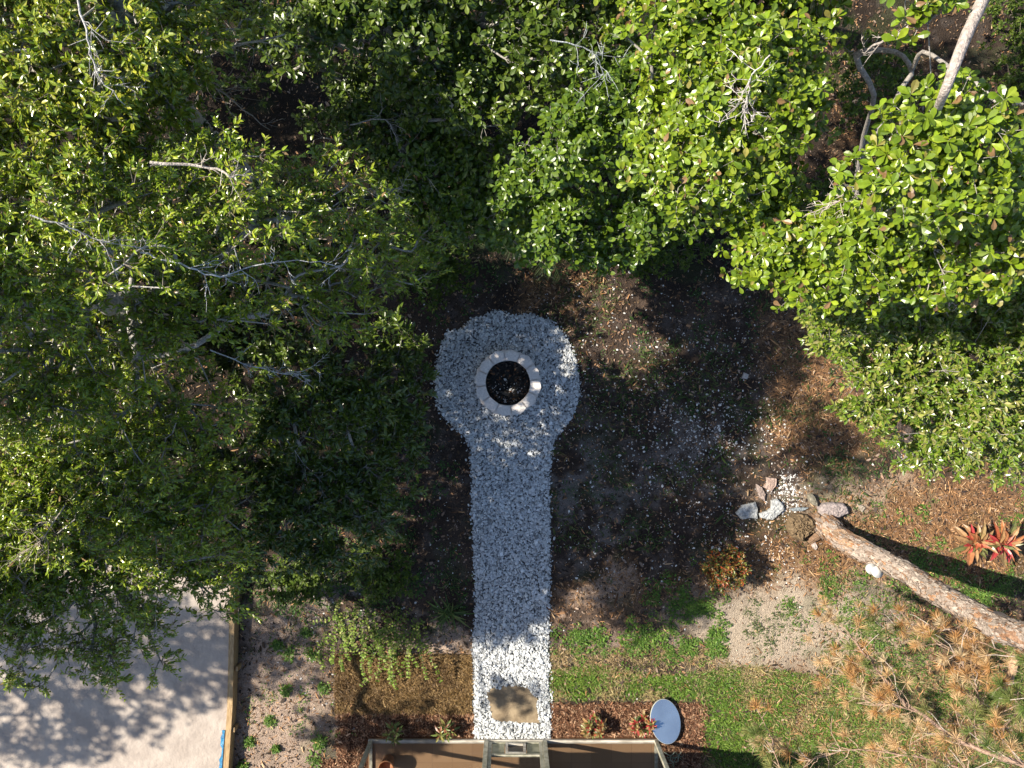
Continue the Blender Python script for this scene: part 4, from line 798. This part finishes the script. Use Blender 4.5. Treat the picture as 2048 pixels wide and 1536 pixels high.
pine_limb([(2048, 1284, 3.0), (2036, 1300, 2.95), (2022, 1350, 2.75), (2008, 1390, 2.5)], .055, 501, 3, .2, .2, (.42, .28, .18), r1=.8)
pine_limb([(1936, 1236, 2.3), (1942, 1262, 2.2), (1946, 1292, 2.1)], .03, 502, 6, .8, .25, (.42, .28, .2))
pine_limb([(2600, 1760, 5.6), (2120, 1560, 4.2), (2040, 1528, 3.9), (1960, 1500, 3.6), (1880, 1455, 3.3), (1800, 1395, 2.9), (1755, 1340, 2.6), (1700, 1270, 2.4)], .05, 503, 30, .72, .5)
pine_limb([(1960, 1500, 3.6), (1968, 1460, 3.2), (1960, 1400, 3.0), (1930, 1330, 2.8), (1890, 1290, 2.6)], .016, 504, 24, .85, .45)
pine_limb([(1840, 1425, 3.1), (1790, 1410, 3.0), (1740, 1405, 2.8), (1690, 1350, 2.5)], .016, 505, 20, .8, .4)
pine_limb([(2100, 1600, 4.0), (1900, 1530, 3.4), (1800, 1510, 3.2), (1700, 1500, 3.0), (1620, 1520, 2.8)], .018, 506, 24, .6, .4)
pine_limb([(2150, 1380, 4.2), (2080, 1400, 3.8), (2030, 1430, 3.5), (1990, 1480, 3.2)], .02, 507, 22, .15, .45)
pine_limb([(2100, 1330, 3.6), (1990, 1300, 2.9), (1900, 1260, 2.4), (1830, 1250, 2.1), (1770, 1255, 1.9)], .012, 508, 20, .75, .35)
pine_limb([(1800, 1700, 4.0), (1620, 1600, 3.5), (1560, 1530, 3.3), (1540, 1470, 3.1), (1520, 1430, 3.0)], .014, 509, 17, .35, .25)
pine_limb([(2250, 1300, 4.2), (2120, 1290, 3.8), (2050, 1350, 3.2), (2030, 1420, 3.0)], .014, 510, 14, .1, .35)
for k, (x, y, z) in enumerate([(9.6, -4.0, 7.2), (10.6, -6.2, 8.0), (8.4, -6.2, 6.6), (11.6, -4.6, 8.8), (10.2, -7.6, 9.6), (12.4, -6.8, 9.2)]):
    r = np.random.default_rng(520 + k); o0 = path[min(len(path) - 1, 70 + 3 * k), :3]; cl = Cloud(); nc = Cloud(); pts = [o0 + (np.array([x, y, z]) - o0) * t + r.normal(0, .05, 3) for t in np.linspace(0, 1, 6)]; V, Fc = tube_arrays(pts, np.linspace(.05, .015, 6), 6); cl.addraw(V, Fc, (.3, .2, .15))
    e = np.array(pts)[r.integers(2, 6, 22)] + r.normal(0, .38, (22, 3)); tufts_at(nc, e, rand_unit(r, 22) + [0, 0, .5], r, GRN, 40, .22); adopt(cl.build('branch', M_bark), pt_); adopt(nc.build('needles', M_needle), pt_)

# flood light on the trunk
fl = thing('flood_light', P(1748, 1140, 1.0), 'white twin headed flood light fixed to the lower side of the pine trunk', 'light')
def disc_head(c, rad, th):
    bm = bmesh.new(); bmesh.ops.create_cone(bm, cap_ends=True, segments=28, radius1=rad * .8, radius2=rad, depth=th); bmesh.ops.bevel(bm, geom=[e for e in bm.edges if abs(e.verts[0].co.z - e.verts[1].co.z) < 1e-5], offset=rad * .16, segments=3, affect='EDGES')
    for v in bm.verts: v.co = (v.co.x + c[0], v.co.y + c[1], v.co.z + c[2])
    return bm
bm_obj('lamp_head', disc_head(P(1741, 1137, 1.02), .085, .08), M_plastic, fl, True); bm_obj('lamp_head', disc_head(P(1754, 1143, 1.05), .095, .08), M_plastic, fl, True)
bm = bmesh.new(); q_ = P(1762, 1133, 1.0); box(bm, q_, (.09, .07, .05), .008); bm_obj('mount', bm, M_plastic, fl)

# ------------------------------------------------------------------ ornamental plants
def rosette(name, label, cat, px, py, z0, n, L, tm, cols, asp, seed, group=None, h=.25, tilt=(.1, 1.0), mat=M_red, stems=1, spread=.1, zsp=.3, edge=None):
    r = np.random.default_rng(seed); b = P(px, py, 0); t = thing(name, (b[0], b[1], 0), label, cat, group); lc = Cloud(); tc = Cloud()
    for s in range(stems):
        ang = 6.28 * s / stems + r.uniform(0, .6); rr = spread * (0 if stems == 1 else 1) * (r.uniform(.6, 1.2) if stems < 10 else 1.3 * r.random() ** .5); hh = h * r.uniform(.7, 1.2); c0 = np.array([b[0] + rr * math.cos(ang), b[1] + rr * math.sin(ang), z0 + hh]); root = np.array([b[0] + rr * .3 * math.cos(ang), b[1] + rr * .3 * math.sin(ang), -.02])
        V, Fc = tube_arrays([root, (root + c0) / 2 + r.normal(0, .01, 3), c0], [.014, .011, .009] if stems < 10 else [.004, .0035, .003], 6); tc.addraw(V, Fc, (.25, .2, .14) if stems < 10 else (.1, .05, .03)); m = n // stems; a = np.arange(m) * 2.4 + r.normal(0, .2, m); f = np.arange(m) / m
        el = tilt[0] + (tilt[1] - tilt[0]) * f + r.normal(0, .12, m); d = np.stack([np.cos(a) * np.cos(el), np.sin(a) * np.cos(el), np.sin(el)], -1); nn = np.stack([r.normal(0, .2, m), r.normal(0, .2, m), np.ones(m)], -1) - d * .2
        pos = c0 + np.stack([np.zeros(m), np.zeros(m), (f - 1) * zsp * hh], -1); ss = L * (1 - .4 * f) * r.uniform(.75, 1.15, m); c = np.array(cols)[r.integers(0, len(cols), m)] * r.uniform(.75, 1.25, (m, 1))
        lc.add(tm, pos, frames(d, nn), np.stack([ss * asp, ss, ss], -1), c)
    adopt(tc.build('stem', M_bark), t); adopt(lc.build('leaves', mat), t); return t
CO = [(.38, .16, .065), (.38, .11, .055), (.30, .21, .09), (.17, .18, .06), (.46, .06, .06), (.38, .23, .11)]
CG = 'red leaved cordylines beside the pine shadow'
rosette('cordyline', 'left cordyline with long pinkish brown leaves on the straw, touching the trunk shadow', 'plant', 1928, 1078, 0, 44, .38, CORD, CO, 1.15, 701, CG, .35, (.0, 1.1), stems=2, spread=.06)
rosette('cordyline', 'right cordyline with a bright red heart and spread pink leaves', 'plant', 1978, 1078, 0, 50, .38, CORD, CO + [(.6, .04, .08)], 1.1, 702, CG, .42, (.0, 1.15), stems=2, spread=.09)
BR = [(.24, .09, .035), (.30, .18, .07), (.22, .22, .07), (.36, .05, .04), (.12, .16, .04), (.4, .3, .14)]
BG = 'small croton plants in the mulch beds'
rosette('croton', 'multicoloured croton in the middle of the sunlit mulch bed', 'plant', 1183, 1442, 0, 200, .12, CORD, BR, 1.5, 703, BG, .3, (-.1, 1.2), stems=6, spread=.13)
rosette('croton', 'red and green croton partly under the blue oval mirror', 'plant', 1280, 1440, 0, 200, .12, CORD, BR + [(.5, .04, .06)], 1.5, 704, BG, .3, (-.1, 1.2), stems=6, spread=.13)
rosette('croton', 'green croton in the shaded mulch bed, nearest the porch corner', 'plant', 790, 1455, 0, 60, .15, CORD, [(.16, .22, .06), (.24, .28, .08), (.2, .1, .05)], 1.3, 705, BG, .22, (-.1, 1.2), stems=4, spread=.09)
rosette('croton', 'green croton in the shaded mulch bed, nearest the gravel path', 'plant', 893, 1450, 0, 66, .16, CORD, [(.16, .22, .06), (.3, .28, .08), (.28, .12, .06)], 1.2, 706, BG, .25, (-.1, 1.2), stems=4, spread=.1)
bush('red_shrub', 'fine leaved red and gold shrub at the edge of the dark shade', 'shrub', 1438, 1125, .55, 42, 38, 150, 707, dict(ktw=4, tl=.09, nl=8, L=.045, tm=OVAL, cols=DRKC, asp=.8, upb=.6, a=.5, b=.8, wj=.6, twr=.002), [(.28, .06, .02, .25), (.26, .13, .03, .2), (.13, .16, .03, .25), (.06, .07, .02, .25), (.4, .28, .07, .05)], None, M_red)
rosette('strap_plant', 'strap leaved green plant just left of the gravel path', 'plant', 895, 1222, 0, 30, .42, STRAP, [(.12, .19, .05), (.2, .24, .08), (.08, .14, .04)], 1.0, 708, None, .12, (.05, 1.2), mat=M_leaf_low, stems=2, spread=.06)
rosette('strap_plant', 'tiny pale trailing plant in the dark corner below the mirror', 'plant', 1345, 1512, 0, 26, .12, STRAP, [(.3, .36, .3), (.2, .28, .2)], 1.6, 709, None, .1, (.0, 1.0), mat=M_leaf_low, stems=3, spread=.09)

# creeper with arching stems of round leaves
cr = thing('creeper', P(720, 1230), 'sprawling creeper with round yellow green leaves reaching over the brown sod', 'creeper'); r = np.random.default_rng(720); lc = Cloud(); tc = Cloud()
for k in range(46):
    bx, by = r.uniform(660, 850), r.uniform(1195, 1265); ex, ey = bx + r.normal(-14, 40), by + r.uniform(30, 110)
    if k < 8: bx, by, ex, ey = [(650, 1265, 655, 1322), (690, 1270, 690, 1335), (730, 1280, 728, 1362), (785, 1290, 795, 1372), (790, 1280, 788, 1350), (680, 1260, 664, 1318), (835, 1250, 845, 1290), (760, 1275, 742, 1340)][k]
    n = 16; t = np.linspace(0, 1, n); A = P(bx, by, .05); B = P(ex, ey, r.uniform(.12, .3)); pts = A[None] + (B - A)[None] * t[:, None]; pts[:, 2] += .32 * np.sin(t * 2.6) * r.uniform(.5, 1.2); pts[:, :2] += np.cumsum(r.normal(0, .008, (n, 2)), 0)
    V, Fc = tube_arrays(pts, np.linspace(.005, .002, n), 4); tc.addraw(V, Fc, (.2, .16, .1))
    for sg in (-1, 1):
        tn = norm(np.gradient(pts, axis=0)); sd2 = norm(np.cross(tn, [0, 0, 1])) * sg; d = sd2 + tn * .4 + r.normal(0, .25, (n, 3)); c = np.array([(.17, .27, .03), (.22, .31, .05), (.11, .19, .02), (.28, .31, .08)])[r.integers(0, 4, n)] * r.uniform(.7, 1.3, (n, 1))
        lc.add(OVAL, pts, frames(d, np.array([0, 0, 1.0]) + r.normal(0, .4, (n, 3))), np.stack([r.uniform(.04, .06, n)] * 3, -1) * np.array([1.3, .85, 1]), c)
adopt(tc.build('stem', M_bark), cr); adopt(lc.build('leaves', M_leaf_low), cr)

# understory palm above the circle
for j, (a, b, lb) in enumerate([(1000, 470, 'left young palm in deep shade above the gravel circle'), (1075, 480, 'right young palm in deep shade above the gravel circle')]):
    pm = thing('young_palm', P(a, b), lb, 'palm', 'young palms in the shade'); r = np.random.default_rng(730 + j); lc = Cloud(); tc = Cloud(); c0 = P(a, b, 0) * [1, 1, 0] + [0, 0, .9]
    for k in range(13):
        an = k * 2.4; L = r.uniform(.75, 1.05); t = np.linspace(0, 1, 20); el = r.uniform(.1, .9); x_ = L * t * math.cos(el); z_ = L * t * math.sin(el) - .55 * L * t ** 2; pts = c0 + np.stack([np.cos(an) * x_, np.sin(an) * x_, z_], -1); V, Fc = tube_arrays(pts, np.linspace(.008, .002, 20), 4); tc.addraw(V, Fc, (.05, .06, .02)); tn = norm(np.gradient(pts, axis=0))
        for sg in (-1, 1):
            sd2 = norm(np.cross(tn, [0, 0, 1])) * sg; q_ = slice(4, 20); d = sd2[q_] * .8 + tn[q_] * .8 + [0, 0, -.25] + r.normal(0, .12, (16, 3)); m = 16; s = .3 * np.sin(np.linspace(.5, 2.9, m)) + .05; lc.add(BLADE, pts[q_], frames(d, np.array([0, 0, 1.0]) + r.normal(0, .1, (m, 3))), np.stack([np.full(m, .12), s * r.uniform(.7, 1.2, m), s * .3], -1), np.tile((.035, .06, .015), (m, 1)) * r.uniform(.7, 1.3, (m, 1)))
    V, Fc = tube_arrays([c0 * [1, 1, 0], c0], [.05, .035], 8); tc.addraw(V, Fc, (.15, .12, .08)); adopt(tc.build('stem', M_bark), pm); adopt(lc.build('fronds', M_leaf_low), pm)

# ------------------------------------------------------------------ screened porch
YF = P(0, 1480)[1]; XL = P(741, 0)[0]; XR = P(1313, 0)[0]; YB = YF - 3.2; HP = 2.45
po = thing('screened_porch', ((XL + XR) / 2, YF, 0), 'screened porch at the end of the gravel path with a pale painted frame', 'porch')
def B_(name, mat, *bs, bev=.003, parent=po):
    bm = bmesh.new()
    for c, s in bs: box(bm, c, s, bev)
    return bm_obj(name, bm, mat, parent)
B_('floor', M_tile, (((XL + XR) / 2, (YF + YB) / 2, .012), (XR - XL + .06, YF - YB + .06, .04)), bev=0)
B_('sill', M_sill, (((XL + XR) / 2, YF + .005, .057), (XR - XL + .05, .055, .045)))
B_('side_rail', M_frame, ((XL + .02, (YF + YB) / 2 - .02, .057), (.05, YF - YB - .08, .045))); B_('side_rail', M_frame, ((XR - .02, (YF + YB) / 2 - .02, .057), (.05, YF - YB - .08, .045)))
for x in (XL + .02, P(973, 0)[0], P(1089, 0)[0], XR - .02): B_('post', M_frame, ((x, YF - .0, .08 + (HP - .08) / 2), (.06 if abs(x) > 1 else .075, .07, HP - .085)))
for x in (XL + .02, XR - .02):
    for y in (YF - 1.3, YF - 2.6): B_('post', M_frame, ((x, y, .08 + (HP - .08) / 2), (.05, .06, HP - .085)))
B_('top_rail', M_frame, (((XL + XR) / 2, YF, HP + .04), (XR - XL + .06, .08, .078)))
bm = bmesh.new()
def quad(bm, a, b, c, d): bm.faces.new([bm.verts.new(p) for p in (a, b, c, d)])
quad(bm, (XL + .055, YF, .082), (-.47, YF, .082), (-.47, YF, HP), (XL + .055, YF, HP)); quad(bm, (.58, YF, .082), (XR - .055, YF, .082), (XR - .055, YF, HP), (.58, YF, HP)); bm_obj('front_screen', bm, M_screen, po)
bm = bmesh.new(); quad(bm, (XL + .02, YF - .05, .082), (XL + .02, YB, .082), (XL + .02, YB, HP), (XL + .02, YF - .05, HP)); bm_obj('side_screen', bm, m_screen(.12), po); bm = bmesh.new(); quad(bm, (XR - .02, YF - .05, .082), (XR - .02, YB, .082), (XR - .02, YB, HP), (XR - .02, YF - .05, HP)); bm_obj('side_screen', bm, m_screen(.12), po)
B_('roof', M_roof, (((XL + XR) / 2, (YF + YB) / 2 + .1, HP + .14), (XR - XL + .4, YF - YB + .35, .1)), bev=.01)
B_('back_wall', M_sill, (((XL + XR) / 2, YB - .06, HP / 2), (XR - XL + 6, .1, HP + .3)))
# door: rails, kick panel and pet door
x0, x1 = -.385, .50; 
dr = B_('door', M_frame, ((x0 + .03, YF, 1.1), (.055, .04, 2.02)), ((x1 - .03, YF, 1.1), (.055, .04, 2.02)), (((x0 + x1) / 2, YF, .105), (x1 - x0 - .117, .036, .045)), (((x0 + x1) / 2, YF, .515), (x1 - x0 - .117, .036, .05)), (((x0 + x1) / 2, YF, 2.08), (x1 - x0 - .117, .036, .06)))
def sub(o, par):   # a mesh already in the thing's space goes one level deeper
    o.parent = par; o.location = (0, 0, 0); return o
M_panel = two_tone('olive kick panel', (.22, .22, .15), (.33, .32, .23), 7, .6, .3, 40)
cx = .07
for (a, b) in ((x0 + .062, cx - .19), (cx + .17, x1 - .062)): bm = bmesh.new(); box(bm, ((a + b) / 2, YF - .004, .31), (b - a, .016, .36)); sub(bm_obj('kick_panel', bm, M_panel, None), dr)
bm = bmesh.new(); pw, ph = .32, .36
for c, s in (((cx - .01 - .145, YF, .31), (.045, .045, .356)), ((cx - .01 + .145, YF, .31), (.045, .045, .356)), ((cx - .01, YF, .155), (.243, .045, .045)), ((cx - .01, YF, .462), (.243, .045, .045))): box(bm, c, s, .003)
pd_ = sub(bm_obj('pet_door', bm, M_sill, None), dr)
bm = bmesh.new(); quad(bm, (x0 + .058, YF, .541), (x1 - .058, YF, .541), (x1 - .058, YF, 2.05), (x0 + .058, YF, 2.05)); sub(bm_obj('door_screen', bm, M_screen, None), dr)
bm = bmesh.new(); box(bm, (cx - .01, YF - .012, .31), (.24, .006, .26)); sub(bm_obj('flap', bm, two_tone('dark flap', (.03, .022, .018), (.06, .045, .035), 9, .4, .1, 40), None), dr)
# terracotta pot inside
pc = P(772, 1526, .15); bm = bmesh.new(); prof = [(.09, .035), (.115, .30), (.125, .30), (.13, .345), (.115, .345), (.108, .30), (.10, .20), (.0001, .19)]; prev = None
for rr, z in prof:
    ring = [bm.verts.new((pc[0] + rr * math.cos(t) + .03, pc[1] + rr * math.sin(t), z)) for t in np.linspace(0, 2 * math.pi, 32, endpoint=False)]
    if prev:
        for i in range(32): bm.faces.new((prev[i], prev[(i + 1) % 32], ring[(i + 1) % 32], ring[i]))
    prev = ring
o = bm_obj('flower_pot', bm, M_terra, None, True); tag(o, 'empty terracotta pot on the porch floor by the left corner', 'pot')

# ------------------------------------------------------------------ oval mirror
mc = P(1331, 1443, .17); mt = thing('mirror', (mc[0], mc[1], 0), 'pale blue oval mirror propped at the right corner of the porch', 'mirror')
ax_ = np.array([30 / SC(.42), -88 / SC(.42) * .5 * 2 * .5, 0]); e1 = norm(np.array([.27, -.963, 0])); e2 = np.array([.963, .27, 0])
def ell(name, A, Bm, z0, z1, mat, tiltx=.28):
    bm = bmesh.new(); n = 56
    up = np.array([0, 0, 1.0]); e2t = e2 * math.cos(tiltx) + up * math.sin(tiltx) * -1; nn = np.cross(e1, e2t); nn = nn if nn[2] > 0 else -nn; top = []; bot = []
    for t in np.linspace(0, 2 * math.pi, n, endpoint=False):
        p = mc + e1 * A * math.cos(t) + e2t * Bm * math.sin(t); top.append(bm.verts.new(p + nn * z1)); bot.append(bm.verts.new(p + nn * z0))
    bm.faces.new(top); bm.faces.new(bot[::-1])
    for i in range(n): bm.faces.new((top[i], bot[i], bot[(i + 1) % n], top[(i + 1) % n]))
    return bm_obj(name, bm, mat, mt)
ell('glass', .364, .256, .0, .006, M_mirror); ell('backing', .368, .26, -.02, -.001, M_panel)
rimp = []; up_ = np.array([0, 0, 1.0]); e2t_ = e2 * math.cos(.28) - up_ * math.sin(.28)
rimp = np.array([mc + e1 * .367 * math.cos(t) + e2t_ * .259 * math.sin(t) for t in np.linspace(0, 2 * math.pi, 73)]); cl = Cloud(); V, Fc = tube_arrays(rimp, np.full(73, .004), 8, cap=False); cl.addraw(V, Fc, (.5, .5, .48)); adopt(cl.build('rim', M_concrete, smooth=True), mt)
bm = bmesh.new(); box(bm, (mc[0], mc[1], .085), (.05, .05, .12), .004); box(bm, (mc[0], mc[1], .01), (.22, .22, .03), .004); bm_obj('stand', bm, M_frame, mt)
